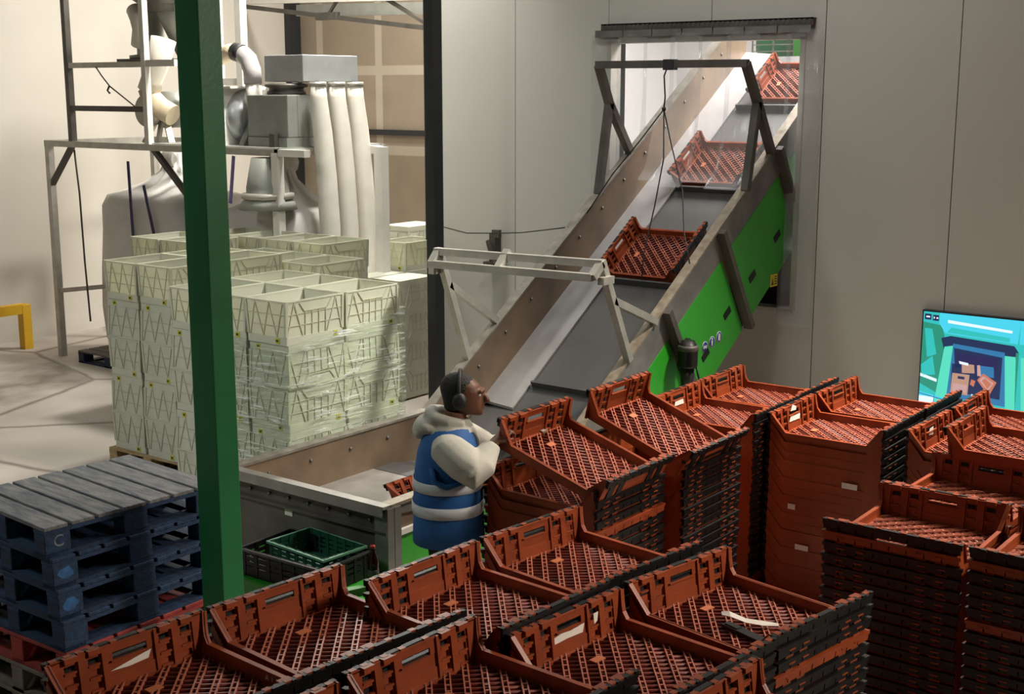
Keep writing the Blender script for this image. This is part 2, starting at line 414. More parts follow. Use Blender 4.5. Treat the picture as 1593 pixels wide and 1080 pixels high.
struct(MB().box(-9.0, 8, -3.2, -3.0, 0, 7.6).build('wall_front', M['panel']), 'panel wall behind the camera', 'wall')
struct(MB().box(7, 7.2, -3, 11, 0, 7.6).build('wall_hall_right', M['panel']), 'panel wall at the right end of the hall', 'wall')

# roof steel at the top of the bay
t = thing('roof_brace', 'white beam with dark angle brace high above the brown drywall', 'beam', (-12.4, 13.6, 4.3))
MB().bar((-15.1, 13.4, 4.44), (-10.2, 13.4, 4.34), 0.10, 0.10).build('beam', M['white_steel'], t)
MB().bar((-15.1, 13.4, 4.36), (-10.6, 13.4, 3.85), 0.05, 0.06).build('lower_chord', M['dsteel'], t)
MB().bar((-13.4, 13.4, 4.17), (-13.2, 13.4, 4.38), 0.035).build('web_brace', M['dsteel'], t)
MB().bar((-12.3, 13.4, 4.36), (-11.5, 13.4, 3.97), 0.045).build('web_brace', M['dsteel'], t)
MB().box(-13.6, -13.2, 13.36, 13.44, 4.12, 4.22).build('gusset_plate', M['dsteel'], t)
MB().bar((-14.2, 13.6, 4.28), (-10.4, 13.6, 4.2), 0.04, 0.16).build('roof_purlin', M['cabinet'], t)

# ------------------------------------------------------------------ bread trays
TL, TW, TH = 0.375, 0.335, 0.175      # half length, half width, height
def xo(z): return 0.346 + (TL - 0.007 - 0.346) * z / TH
def yo(z): return 0.306 + (TW - 0.004 - 0.306) * z / TH
def ew(mb, s, y0, y1, z0, z1, d0, d1):      # cell on an end wall, d measured inwards
    q = []
    for z in (z0, z1):
        for d, y in ((d0, y0), (d0, y1), (d1, y1), (d1, y0)): q.append((s * (xo(z) - d), y, z))
    mb.hexa(q)
def sw(mb, s, t0, t1, za0, za1, zb0, zb1, d0, d1):   # cell on a side wall between t0 and t1
    q = []
    for k in (0, 1):
        for t, d in ((t0, d0), (t1, d0), (t1, d1), (t0, d1)):
            z = ((za0, za1), (zb0, zb1))[t == t1][k]
            q.append((t * xo(z), s * (yo(z) - d), z))
    mb.hexa(q)
COLS = [(-.322, -.272, 0), (-.272, -.212, 1), (-.212, -.178, 2), (-.178, -.118, 1), (-.118, -.102, 2), (-.102, .102, 3), (.102, .118, 2), (.118, .178, 1), (.178, .212, 2), (.212, .272, 1), (.272, .322, 0)]
SIDE_A = ([-1, -.955, -.74, .74, .955, 1], [TH, TH, .062, .062, TH, TH])
SIDE_B = ([-1, -.95, -.935, -.915, -.86, .86, .915, .935, .95, 1], [TH, TH, .125, .088, .062, .062, .088, .125, TH, TH])
def tray_sides(mb, lip=True):
    global yo
    keep = yo
    if not lip: yo = lambda z: 0.322 + 0.008 * z / TH
    for s, (ts, zs) in ((-1, SIDE_A), (1, SIDE_B)):
        for i in range(len(ts) - 1):
            sw(mb, s, ts[i], ts[i + 1], 0, zs[i], 0, zs[i + 1], 0, .007)
            if lip and 0 < i < len(ts) - 2: sw(mb, s, ts[i], ts[i + 1], zs[i] - .006, zs[i], zs[i + 1] - .006, zs[i + 1], -.010, .012)
    yo = keep
def tray_basket():
    mb = MB()
    for s in (-1, 1):
        for y0, y1, k in COLS:
            if k == 0: ew(mb, s, y0, y1, 0, .172, 0, .012)
            elif k == 2: ew(mb, s, y0, y1, 0, .172, -.002, .016)
            elif k == 1:
                for z0, z1, h in ((0, .026, 0), (.026, .050, 1), (.050, .074, 0), (.074, .098, 1), (.098, .120, 0), (.120, .142, 1), (.142, .172, 0)):
                    if not h: ew(mb, s, y0, y1, z0, z1, 0, .006)
                    else:
                        ew(mb, s, y0 + .006, y1 - .006, z0 - .007, z0, .004, .013)
                        ew(mb, s, y0, y0 + .008, z0, z1, 0, .006); ew(mb, s, y1 - .008, y1, z0, z1, 0, .006)
                ew(mb, s, y0 + .004, y1 - .004, .158, TH + .002, .002, .026)
            else:
                ew(mb, s, y0, y1, 0, .060, 0, .010); ew(mb, s, y0, y1, .060, .110, 0, .006); ew(mb, s, y0, y1, .138, .172, 0, .008)
                ew(mb, s, y0, y0 + .03, .110, .138, 0, .008); ew(mb, s, y1 - .03, y1, .110, .138, 0, .008)
                ew(mb, s, y0 + .02, y1 - .02, .106, .111, .004, .016)
        ew(mb, s, -.328, .328, .166, .171, -.012, .012)
        for y in (-.30, -.242, -.195, -.148, -.06, .06, .148, .195, .242, .30): ew(mb, s, y - .014, y + .014, .170, TH + .003, -.012, .010)
    tray_sides(mb)
    # floor: frame and diamond lattice of bars and paired strips
    X, Y = .344, .304
    mb.box(-X, X, -Y, -Y + .018, 0, .014); mb.box(-X, X, Y - .018, Y, 0, .014)
    mb.box(-X, -X + .022, -Y, Y, 0, .016); mb.box(X - .022, X, -Y, Y, 0, .016)
    def clip(c, sg):     # line y = sg*x + c inside the rectangle
        a = sorted([(-Y - c) / sg, (Y - c) / sg]); x0, x1 = max(-X + .01, a[0] + .01), min(X - .01, a[1] - .01)
        return None if x1 - x0 < .03 else ((x0, sg * x0 + c), (x1, sg * x1 + c))
    c = -.63
    while c < .64:
        q = clip(c, 1)
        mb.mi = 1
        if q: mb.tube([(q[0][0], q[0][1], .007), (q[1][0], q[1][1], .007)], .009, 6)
        c += .052
    c = -.60
    while c < .62:
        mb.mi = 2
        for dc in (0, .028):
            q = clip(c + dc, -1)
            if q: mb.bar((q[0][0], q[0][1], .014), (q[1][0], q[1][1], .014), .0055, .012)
        k = -.3
        while k < .3:      # short links between the paired strips
            x, y = k, -k + c + .014
            if abs(x) < X - .03 and abs(y) < Y - .03: mb.bar((x - .008, y - .008, .014), (x + .008, y + .008, .014), .008, .010)
            k += .034
        c += .098
    return mb.mesh('basket', [M['red'], M['maroon'], M['worn']])  # ribs hold painted shade, strips painted glint
def rim_band(s):
    mb = MB()
    y = -.326
    while y < .30:
        ew(mb, s, y, y + .076, .128, .165, -.018, -.004); y += .083
    for a, b in ((-.335, -.315), (-.285, -.258), (-.228, -.210), (-.180, -.163), (-.133, -.076), (-.045, .045), (.076, .133), (.163, .180), (.210, .228), (.258, .285), (.315, .335)):
        ew(mb, s, a, b, .168, TH + .002, -.018, .004)
    ew(mb, s, -.335, .335, .150, .170, -.019, -.012)
    for y0, y1, k in COLS:
        if k == 1: ew(mb, s, y0 + .004, y1 - .004, .022, .148, -.007, -.004)  # black plates standing in for the shade inside the slots
    return mb.mesh('rim_band', M['black'])
def nested_tray(band=1, floor_plate=False):
    mb = MB()
    for s in (-1, 1):
        ew(mb, s, -.322, .322, .0, .172, 0, .005)
        for y in (-.242, -.148, .148, .242):
            mb.mi = 0; ew(mb, s, y - .026, y + .026, .112, .128, -.012, 0)
        mb.mi = band
        y = -.328
        while y < .30:
            ew(mb, s, y, y + .076, .132, .166, -.018, -.002); y += .0829
        ew(mb, s, -.335, .335, .158, TH, -.019, .006)
        mb.mi = 0
        for y in (-.242, -.148, .148, .242): ew(mb, s, y - .02, y + .02, .150, .156, -.021, 0)
    mb.mi = 0
    tray_sides(mb, False)
    return mb.mesh('nested_tray', [M['red'], M['black']])
ME_BASKET, ME_RIMS = tray_basket(), (rim_band(-1), rim_band(1))
ME_NEST, ME_NEST_RED = nested_tray(1), nested_tray(0)
PITCH = 0.057
ORD = ['first', 'second', 'third', 'fourth', 'fifth', 'sixth', 'seventh', 'eighth', 'ninth', 'tenth', 'eleventh', 'twelfth', 'thirteenth', 'fourteenth', 'fifteenth', 'sixteenth', 'seventeenth', 'eighteenth', 'nineteenth']
def full_tray(label, loc, rot, group=None):
    t = thing('bread_tray', label, 'bread tray', loc, group); t.rotation_euler = rot
    for n, me in (('basket', ME_BASKET), ('rim_band', ME_RIMS[0]), ('rim_band', ME_RIMS[1])):
        o = bpy.data.objects.new(n, me); COL.objects.link(o); o.parent = t
        if n == 'rim_band': o['label'] = 'black strip along the tray rim, with dark shade plates behind the slots'
    return t
stuff_mats = []       # transforms of trays deep in the stacks
def stack(cx, cy, z, rot, n, where, label, red_rows=(), flip=False, srot=None, top=True, side_rows=None):
    rz = R(rot) + (math.pi if flip else 0)
    t = None
    if top: t = full_tray(label, (cx, cy, z - TH), (0, 0, rz), 'bread trays on top of the stacks')
    rz2 = rz if srot is None else R(srot) + (math.pi if flip else 0)
    k = 1
    zz = z - TH - PITCH
    rows = []
    while zz > -0.02:
        jx, jy = random.uniform(-.004, .004), random.uniform(-.003, .003)
        if k <= n:
            o = bpy.data.objects.new('bread_tray', ME_NEST_RED if k in red_rows else ME_NEST); COL.objects.link(o)
            o.location = (cx + jx, cy + jy, max(zz, 0.0)); o.rotation_euler = (0, 0, rz2 + R(random.uniform(-.4, .4)))
            tag(o, ('all-red bread tray' if k in red_rows else 'black-rimmed red bread tray') + ', %s below the top in %s' % (ORD[k - 1], where), 'bread tray', 'bread trays nested in %s' % where)
            rows.append(o)
        else: stuff_mats.append((cx + jx, cy + jy, max(zz, 0.0), rz2))
        zz -= PITCH; k += 1
    return t, rows
def sticker(tray, pts, x, name='paper_label', label='torn white paper label', s=-1, d=0.012):
    # flat irregular paper stuck to the inner face of an end wall: pts in (y, z)
    mb = MB(); f = [(s * (xo(z) - d), y, z) for y, z in pts]; g = [(s * (xo(z) - d - .0012), y, z) for y, z in pts]
    a = [mb.bm.verts.new(p) for p in f]; b = [mb.bm.verts.new(p) for p in g]
    mb.face(a); mb.face(b[::-1])
    for i in range(len(a)): mb.face([a[i], b[i], b[(i + 1) % len(a)], a[(i + 1) % len(a)]])
    o = bpy.data.objects.new(name, mb.mesh(name, M['paper'])); COL.objects.link(o); o.parent = tray; o['label'] = label
    return o
ME_TAG = MB().box(-.225, -.190, -.03, .03, .016, .021).mesh('floor_tag', M['tag'])
def floor_tag(t):
    o = bpy.data.objects.new('floor_tag', ME_TAG); COL.objects.link(o); o.parent = t; o['label'] = 'small pale orange square plate in the tray floor'

S = {}
S['near1'], _ = stack(-3.53, 2.753, 1.219, -4.0, 4, 'the frontmost left stack', 'red-orange bread tray with torn white paper and pale characters, frontmost at the lower left')
S['near2'], _ = stack(-3.495, 3.455, 1.205, -5.5, 4, 'the stack before the green column', 'red-orange bread tray before the green column, behind the frontmost lower left one')
S['n4'], _ = stack(-2.68, 2.63, 1.215, -3.5, 4, 'the stack cut by the bottom edge', 'red-orange bread tray cut by the bottom edge, right of the lower left one')
S['n3'], _ = stack(-2.624, 3.325, 1.235, -2.7, 6, 'the front middle stack', 'red-orange bread tray in the front row middle with shiny black double rim', flip=False)
S['m1'], _ = stack(-3.222, 4.06, 1.2, -3.8, 4, 'the stack nearest the blue vest', 'red-orange bread tray whose handle slot shows green, nearest the blue vest', )
S['m2'], _ = stack(-3.198, 4.795, 1.178, -7.0, 8, 'the stack right of the blue vest', 'red-orange bread tray right of the blue vest, orange square on its floor', )
S['f1'], fr1 = stack(-2.447, 4.015, 1.172, -5.7, 7, 'the white label tray stack', 'red-orange bread tray with torn white label below its handle slot, centre front')
S['f2'], _ = stack(-2.364, 4.715, 1.171, -10.0, 12, 'the white paper strip stack', 'damaged red-orange bread tray with a white paper strip lying in it', red_rows=(3,), srot=-8.5)
S['f4'], _ = stack(-1.648, 3.694, 1.2, -5.0, 6, 'the bottom right corner stack', 'red-orange bread tray at the bottom edge with one slanted corner, right of centre', red_rows=(2,))
S['r1a'], r1 = stack(-4.017, 7.60, 1.205, 1.0, 17, 'the near stack beside green panels', 'bright red-orange bread tray, nearer of the two before the green panels')
S['r1b'], _ = stack(-4.06, 8.30, 1.195, 0.8, 6, 'the far stack beside green panels', 'bright red-orange bread tray below the grey wall, farther of two before green panels')
S['r2a'], r2 = stack(-3.235, 7.735, 1.196, 1.0, 17, 'the tall plain sided stack', 'bright red-orange bread tray with torn label, atop the tall plain sided stack')
S['r2b'], _ = stack(-3.235, 8.425, 1.196, 0.2, 6, 'the stack behind the plain sided one', 'bright red-orange bread tray against the grey wall, left of the screen')
S['T0'], _ = stack(-2.38, 7.85, 1.19, -1.0, 8, 'the stack left below the screen', 'red-orange bread tray with a small white scrap on its wall, below the screen')
S['T2'], _ = stack(-2.36, 8.56, 1.195, 1.0, 6, 'the stack nearest the screen', 'red-orange bread tray just under the lower edge of the screen')
S['T1'] = full_tray('red-orange bread tray set askew on its neighbours, right of the white scrap tray', (-2.06, 7.56, 1.145), (0, 0, 0.0))
stack(-1.56, 7.86, 1.15, 0.0, 4, 'the right edge stack below the screen', 'red-orange bread tray at the right edge below the screen, under a skewed tray')
_, E0 = stack(-4.031, 5.875, 1.133, -0.9, 14, 'the stack the worker lifts from', '', red_rows=(4,), top=False)
_, E1 = stack(-3.946, 6.623, 1.2, -0.3, 16, 'the second tilted tray stack', '', top=False)
S['R'], rr = stack(-2.165, 6.13, 1.17, 91.0, 16, 'the crosswise black striped stack', 'red-brown bread tray set crosswise atop the black striped stack at the right', red_rows=(1,))
S['Rb'], _ = stack(-1.452, 6.112, 1.18, 90.0, 16, 'the right edge crosswise stack', 'red-brown bread tray set crosswise at the right edge, atop a striped stack', red_rows=(1, 6))
S['R2'], _ = stack(-2.19, 6.94, 1.15, 89.0, 6, 'the second crosswise stack back', 'shaded crosswise bread tray with shiny slot edges, behind the striped stack')
stack(-1.47, 6.92, 1.15, 90.0, 4, 'the right edge crosswise stack behind', 'shaded crosswise bread tray at the right edge, second row back')
# tray directly under the lifted one, and the two tilted trays on their right ends
def tilted(label, cx, cy, zt, deg, rz):
    t = R(deg); px_, pz = 0.365, zt - TH
    # pivot on the lower edge of the right end
    loc = (cx + px_ - px_ * math.cos(t), cy, pz + px_ * math.sin(t))
    return full_tray(label, loc, (0, t, R(rz)))
S['p0'] = tilted('red-orange bread tray lifted at one end by the worker', -4.02, 5.875, 1.21, 17.5, 0)
S['p1'] = tilted('red-orange bread tray propped steeply, behind the one the worker lifts', -3.946, 6.61, 1.22, 20, 0)
S['p0b'] = full_tray('dark red bread tray lying flat under the tray being lifted', (-4.04, 5.875, 1.133 - TH), (0, 0, R(-1)))
# trays riding on the conveyor
def belt_z(y): return max(0.70 + 0.649 * (y - 7.64), 0.70) - 0.50
INC = math.atan(0.649)
for y, x, lb in ((9.98, -5.99, 'dark red bread tray riding up the conveyor below the clear curtain'), (11.12, -5.98, 'dark red bread tray on the conveyor seen through the clear curtain'), (12.28, -5.80, 'bright red bread tray high on the conveyor, farthest through the clear curtain')):
    t = full_tray(lb, (x, y, belt_z(y) + 0.012), (INC, 0, 0)); floor_tag(t)
t = full_tray('dark red bread tray at the foot of the incline, mostly behind the tilted trays', (-5.72, 7.55, 0.235), (R(12), 0, R(8)))
t = full_tray('red bread tray lying in the steel hopper behind the worker', (-5.49, 6.66, 0.525), (0, R(-20), 0))
for k in ('near1', 'near2', 'n3', 'm1', 'm2', 'f1', 'f2', 'r1a', 'r1b', 'r2a', 'r2b', 'p0', 'p1', 'T0'): floor_tag(S[k])
# paper remnants that belong to single trays
sticker(S['near1'], [(-.09, .075), (-.01, .070), (.07, .075), (.085, .104), (.03, .096)], 0)
sticker(S['f1'], [(-.10, .070), (-.02, .073), (.07, .070), (.085, .105), (.0, .098), (-.06, .102), (-.105, .094)], 0)
sticker(S['f1'], [(.135, .085), (.155, .095), (.165, .130), (.135, .128)], 0, d=.02)
sticker(S['r2a'], [(-.09, .070), (.07, .065), (.08, .104), (.02, .098), (-.06, .109)], 0, label='torn white label')
sticker(S['r2a'], [(-.06, .135), (.02, .130), (.03, .150), (-.02, .172)], 0, label='torn white label scrap')
sticker(S['r1a'], [(-.07, .072), (.06, .070), (.055, .104), (-.05, .106)], 0, label='pale label patch')
sticker(S['T0'], [(-.05, .090), (.02, .085), (.03, .130), (-.03, .128)], 0, label='small white scrap')
mb = MB()
a = [(-.10, -.11), (-.03, -.125), (.02, -.10), (.06, -.08), (.05, -.03), (.01, .01), (-.05, -.005), (-.08, -.05)]
mb.prism(a, 'z', .0235, .0250); o = bpy.data.objects.new('paper_scrap', mb.mesh('paper_scrap', M['paper'])); COL.objects.link(o); o.parent = S['near1']; o['label'] = 'ragged white paper scrap on the tray floor'
t = S['near1']
mx = Matrix.Translation((0.09, -yo(.04) + .0085, .035)) @ Matrix.Rotation(R(-90), 4, 'X') @ Matrix.Rotation(R(180), 4, 'Z') @ Matrix.Rotation(R(180), 4, 'Y')
o = text_mesh(None, 'chalk_mark', 'A 1 3 1', .035, M['paper'], Matrix.Translation((0.10, yo(.035) - .0078, .034)) @ Matrix.Rotation(R(90), 4, 'X'), .0004)
o.parent = t; o['label'] = 'white chalk characters on the low side'
# loose things lying in the damaged tray
f2 = S['f2']; c = Vector(f2.location)
def in_tray(pts, tr): 
    mw = Matrix.Translation(tr.location) @ tr.rotation_euler.to_matrix().to_4x4()
    return [mw @ Vector(p) for p in pts]
mb = MB(); up = in_tray([(-.09, -.05, .040), (-.05, -.045, .047), (.02, -.03, .036), (.08, .0, .034), (.13, .045, .030)], f2)
wd = [.020, .040, .030, .034, .012]; prev = None
for i, p in enumerate(up):
    q = Vector((.55, -.83, 0)) * -wd[i]
    rg = [mb.bm.verts.new(p - q * .5 + Vector((0, 0, dz))) for dz in (0, .003)] + [mb.bm.verts.new(p + q * .5 + Vector((0, 0, dz))) for dz in (.010, .007)]
    if prev:
        for k in range(4): mb.face([prev[k], prev[(k + 1) % 4], rg[(k + 1) % 4], rg[k]])
    else: mb.face(rg)
    prev = rg
mb.face(prev)
tag(mb.build('paper_strip', M['paper']), 'crumpled white paper strip lying in the damaged tray', 'paper')
q = in_tray([(-.03, -.10, .030), (.20, -.13, .030)], f2)
t = thing('plastic_strip', 'black plastic strip lying beside the white paper strip', 'plastic strip', q[0])
MB().bar(q[0], q[1], .045, .016).build('strip', M['black'], t)
MB().bar(q[0].lerp(q[1], .05) + Vector((0, 0, .010)), q[0].lerp(q[1], .35) + Vector((0, 0, .010)), .03, .006).build('raised_lug', M['black'], t)
# labels on the sides of the tall stacks
def side_label(parent, y_face, x0, x1, z0, z1, name='side_label', label='small pale paper label on the tray side'):
    mb = MB(); mb.hexa([(x0, y_face, z0), (x1, y_face, z0), (x1, y_face + .001, z0), (x0, y_face + .001, z0), (x0, y_face, z1), (x1, y_face, z1), (x1, y_face + .001, z1), (x0, y_face + .001, z1)])
    o = mb.build(name, M['paper']); tag(o, label, 'label'); return o
for (x0, x1, z0, lb) in ((-3.10, -3.00, .80, 'pale grey label high on the plain sided tray stack'), (-3.45, -3.40, .60, 'small white label mid-way down the plain sided tray stack'), (-3.39, -3.30, .345, 'white label low on the plain sided tray stack')):
    side_label(None, 7.735 - TW - .004, x0, x1, z0, z0 + .035, 'paper_label', lb)
# the trays deep in the stacks, of which the photo shows nothing or next to nothing
mb = MB()
for x, y, z, rz in stuff_mats:
    b2 = bmesh.new(); b2.from_mesh(ME_NEST); bmesh.ops.transform(b2, matrix=Matrix.Translation((x, y, z)) @ Matrix.Rotation(rz, 4, 'Z'), verts=b2.verts)
    tmp = bpy.data.meshes.new('tmp'); b2.to_mesh(tmp); b2.free(); mb.bm.from_mesh(tmp); bpy.data.meshes.remove(tmp)
o = mb.build('bread_tray_pile', [M['red'], M['black']]); tag(o, 'remaining nested bread trays deep in the stacks', 'bread trays', kind='stuff')

# ------------------------------------------------------------------ white plastic boxes on pallets
BW, BD, BH = 0.43, 0.60, 0.325
def box_body():
    mb = MB(); x, y = BW / 2 - .004, BD / 2 - .004; tb = .012; th = .006
    def wall(pts_out, pts_in):
        mb.hexa([pts_out[0], pts_out[1], pts_in[1], pts_in[0], pts_out[2], pts_out[3], pts_in[3], pts_in[2]])
    B = [(-x + tb, -y + tb), (x - tb, -y + tb), (x - tb, y - tb), (-x + tb, y - tb)]
    T = [(-x, -y), (x, -y), (x, y), (-x, y)]
    for i in range(4):
        j = (i + 1) % 4
        def ins(p, q): # inward offset of p
            return (p[0] - math.copysign(th, p[0]), p[1] - math.copysign(th, p[1]))
        mb.hexa([(*B[i], 0), (*B[j], 0), (*ins(B[j], 0), 0), (*ins(B[i], 0), 0), (*T[i], BH), (*T[j], BH), (*ins(T[j], 0), BH), (*ins(T[i], 0), BH)])
    mb.hexa([(*p, 0) for p in B] + [(*p, .008) for p in B])
    # rim and lower band
    for a, b in (((-x - .004, -y - .004), (x + .004, -y + .008)), ((-x - .004, y - .008), (x + .004, y + .004)), ((-x - .004, -y), (-x + .008, y)), ((x - .008, -y), (x + .004, y))):
        mb.box(a[0], b[0], a[1], b[1], BH - .012, BH)
    k = .010
    mb.box(-x + k - .001, x - k + .001, -y + k - .004, -y + k + .004, .0, .058); mb.box(-x + k - .001, x - k + .001, y - k - .004, y - k + .004, 0, .058)
    mb.box(x - k - .004, x - k + .004, -y + k, y - k, 0, .058); mb.box(-x + k - .004, -x + k + .004, -y + k, y - k, 0, .058)
    return mb.mesh('body', M['cream'])
def box_ribs():
    mb = MB(); x, y = BW / 2 - .004, BD / 2 - .004
    def off(z): return .012 * (1 - z / BH)
    def fr(s, u, z, d=.004): return (u * (1 - off(z) / x), s * (y - off(z) + d), z)          # short faces
    def sd(s, u, z, d=.004): return (s * (x - off(z) + d), u, z)                              # long faces
    for s in (-1, 1):
        for n, wdt in ((-x, .02), (x, .02)): mb.bar(fr(s, n * .96, .06), fr(s, n * .98, BH - .012), wdt, .006, (0, 1, 0))
        for z in (.14, .225): mb.bar(fr(s, -x * .95, z), fr(s, x * .95, z), .006, .003, (0, 1, 0))
        zz = [(-x * .86, .06), (-x * .52, BH - .015), (-x * .18, .06), (x * .18, BH - .015), (x * .52, .06), (x * .86, BH - .015)]
        for a, b in zip(zz[:-1], zz[1:]): mb.bar(fr(s, *a), fr(s, *b), .007, .005, (0, 1, 0))
        for z in (.14, .225): mb.bar(sd(s, -y * .95, z), sd(s, y * .95, z), .006, .003, (1, 0, 0))
        for u in (-y * .97, y * .97): mb.bar(sd(s, u, .06), sd(s, u, BH - .012), .022, .006, (1, 0, 0))
        pts = [(-y * .95, .06), (-y * .72, BH - .015)], [(-y * .72, BH - .015), (-y * .42, .06)], [(y * .95, .06), (y * .72, BH - .015)], [(y * .72, BH - .015), (y * .42, .06)]
        for a, b in pts: mb.bar(sd(s, *a), sd(s, *b), .009, .005, (1, 0, 0))
        for u in (-.10, -.03, .04, .11): mb.bar(sd(s, u, .06), sd(s, u, .235), .008, .005, (1, 0, 0))
        hd = [(-.16, BH - .02), (-.11, .24), (.12, .24), (.17, BH - .02)]
        for a, b in zip(hd[:-1], hd[1:]): mb.bar(sd(s, *a), sd(s, *b), .008, .005, (1, 0, 0))
    return mb.mesh('ribs', M['crib'])
def box_label():
    mb = MB(); x, y = BW / 2 - .004, BD / 2 - .004
    mb.box(.09, .135, -y + .010 - .0075, -y + .010 - .0045, .012, .050)
    mb.mi = 1
    mb.box(.098, .122, -y + .010 - .0082, -y + .010 - .0074, .022, .040)
    m2 = MB(); m2.box(x - .010 + .0045, x - .010 + .0075, .19, .235, .012, .050)
    m2.mi = 1
    m2.box(x - .010 + .0074, x - .010 + .0082, .20, .222, .022, .040)
    return mb.mesh('yellow_label', [M['yellow_label'], M['dkprint']]), m2.mesh('yellow_label', [M['yellow_label'], M['dkprint']])
MB_BODY, MB_RIBS = box_body(), box_ribs()
MB_LABEL, MB_LABEL2 = box_label()
proto = None
def white_box(x, y, z, inverted, label, group, rz=0, k=1.0):
    global proto
    if proto is None:
        proto = thing('plastic_box', label, 'box', (0, 0, 0), group)
        for n, me in (('body', MB_BODY), ('ribs', MB_RIBS), ('yellow_label', MB_LABEL), ('yellow_label', MB_LABEL2)):
            o = bpy.data.objects.new(n, me); COL.objects.link(o); o.parent = proto
            if n == 'yellow_label': o['label'] = 'small yellow square label with dark print'
        r = proto
    else: r = dup(proto, (0, 0, 0), None, label, group)
    r.location = (x, y, z + (BH * k if inverted else 0)); r.scale = (k, k, k); r.rotation_euler = (0, math.pi if inverted else 0, R(rz))
    return r
def box_pallet(x0, y0, cols, rows, tiers, base, where, pattern, skip=(), jit=.006, gap=.012, k=1.0):
    # x0, y0: front left corner; pattern[t] tells whether tier t is inverted
    cn = {1: ['only'], 2: ['left', 'right'], 3: ['left', 'middle', 'right'], 4: ['leftmost', 'second', 'third', 'rightmost']}[cols]
    rn = {1: [''], 2: ['front ', 'back '], 3: ['front ', 'middle ', 'back ']}[rows]
    for t in range(tiers):
        for c in range(cols):
            for r_ in range(rows):
                if (c, r_, t) in skip: continue
                st = 'upside-down' if pattern[t] else 'upright'
                lb = 'cream %s box, %s tier, %s%s, in %s' % (st, ORD[t] if t < tiers - 1 else 'top', rn[r_], cn[c], where)
                white_box(x0 + (c + .5) * (BW + gap) * k + random.uniform(-jit, jit), y0 + (r_ + .5) * (BD + .01) * k + random.uniform(-jit, jit), base + t * (BH + .002) * k, pattern[t], lb, 'cream plastic boxes of %s' % where, random.uniform(-.6, .6), k)
def pallet(name, x, y, lx, ly, rz, z, h, mat_deck, mat_body, label, boards=7, along='x', cat='pallet', group=None):
    t = thing(name, label, cat, (x, y, z), group); t.rotation_euler = (0, 0, R(rz))
    # built around its own origin: deck boards run along x
    td = .02
    for k in range(boards):
        wy = (ly - .019 * (boards - 1)) / boards
        y0 = -ly / 2 + k * (wy + .019)
        mb = MB().box(-lx / 2, lx / 2, y0, y0 + wy, h - td, h); o = bpy.data.objects.new('deck_board', mb.mesh('deck_board', mat_deck)); COL.objects.link(o); o.parent = t
        bv = o.modifiers.new('bevel', 'BEVEL'); bv.width = .003; bv.segments = 1
    for sx in (-1, 0, 1):
        mb = MB().box(sx * (lx / 2 - .05) - .05, sx * (lx / 2 - .05) + .05, -ly / 2, ly / 2, h - td - .02, h - td)
        o = bpy.data.objects.new('stringer_board', mb.mesh('stringer_board', mat_body)); COL.objects.link(o); o.parent = t
        for sy in (-1, 0, 1):
            mb = MB().box(sx * (lx / 2 - .05) - .05, sx * (lx / 2 - .05) + .05, sy * (ly / 2 - .07) - .07, sy * (ly / 2 - .07) + .07, .018, h - td - .02)
            o = bpy.data.objects.new('block', mb.mesh('block', mat_body)); COL.objects.link(o); o.parent = t
            bv = o.modifiers.new('bevel', 'BEVEL'); bv.width = .004; bv.segments = 1
    for sx in (-1, 0, 1):
        mb = MB().box(sx * (lx / 2 - .05) - .05, sx * (lx / 2 - .05) + .05, -ly / 2, ly / 2, 0, .018)
        o = bpy.data.objects.new('bottom_board', mb.mesh('bottom_board', mat_body)); COL.objects.link(o); o.parent = t
    for sy in (-1, 1):
        mb = MB().box(-lx / 2, lx / 2, sy * (ly / 2 - .06) - .06, sy * (ly / 2 - .06) + .06, .0005, .0175)
        o = bpy.data.objects.new('bottom_board', mb.mesh('bottom_board', mat_body)); COL.objects.link(o); o.parent = t
    return t
# left stack, five tiers on a raw wood pallet
pallet('pallet', -9.03, 7.35, 1.0, 1.24, 2, 0.0, .14, M['wood'], M['wood'], 'raw wood pallet under the cream boxes left of the green column')
box_pallet(-9.47, 6.735, 2, 2, 5, .142, 'the stack left of the green column', [0, 1, 0, 1, 0])
# right stack, wrapped, behind the hopper
pallet('pallet', -7.42, 7.11, 1.36, 1.26, 0, 0.0, .05, M['wood'], M['wood'], 'low raw wood pallet under the film wrapped cream boxes', boards=8)
box_pallet(-8.30, 6.48, 3, 2, 5, .052, 'the film wrapped stack', [0, 1, 0, 1, 0])
# second row behind
pallet('pallet', -9.1, 8.2, 2.0, .64, 0, 0.0, .14, M['wood'], M['wood'], 'raw wood pallet hidden behind the left and wrapped box stacks', boards=4)
box_pallet(-9.55, 7.99, 3, 1, 5, .062, 'the row behind the wrapped stack', [0, 1, 0, 1, 0])
pallet('pallet', -10.22, 8.25, 1.0, .64, 0, 0.0, .14, M['wood'], M['wood'], 'raw wood pallet under the boxes farthest left in the second row', boards=4)
box_pallet(-10.72, 7.95, 2, 1, 5, .150, 'the stack nearest the bulk bags', [0, 1, 0, 1, 0])
pallet('pallet', -9.62, 8.88, 1.8, .64, 0, 0.0, .14, M['wood'], M['wood'], 'raw wood pallet under the bright back row of boxes', boards=4)
box_pallet(-10.52, 8.63, 4, 1, 5, .145, 'the bright back row', [0, 1, 0, 1, 0])
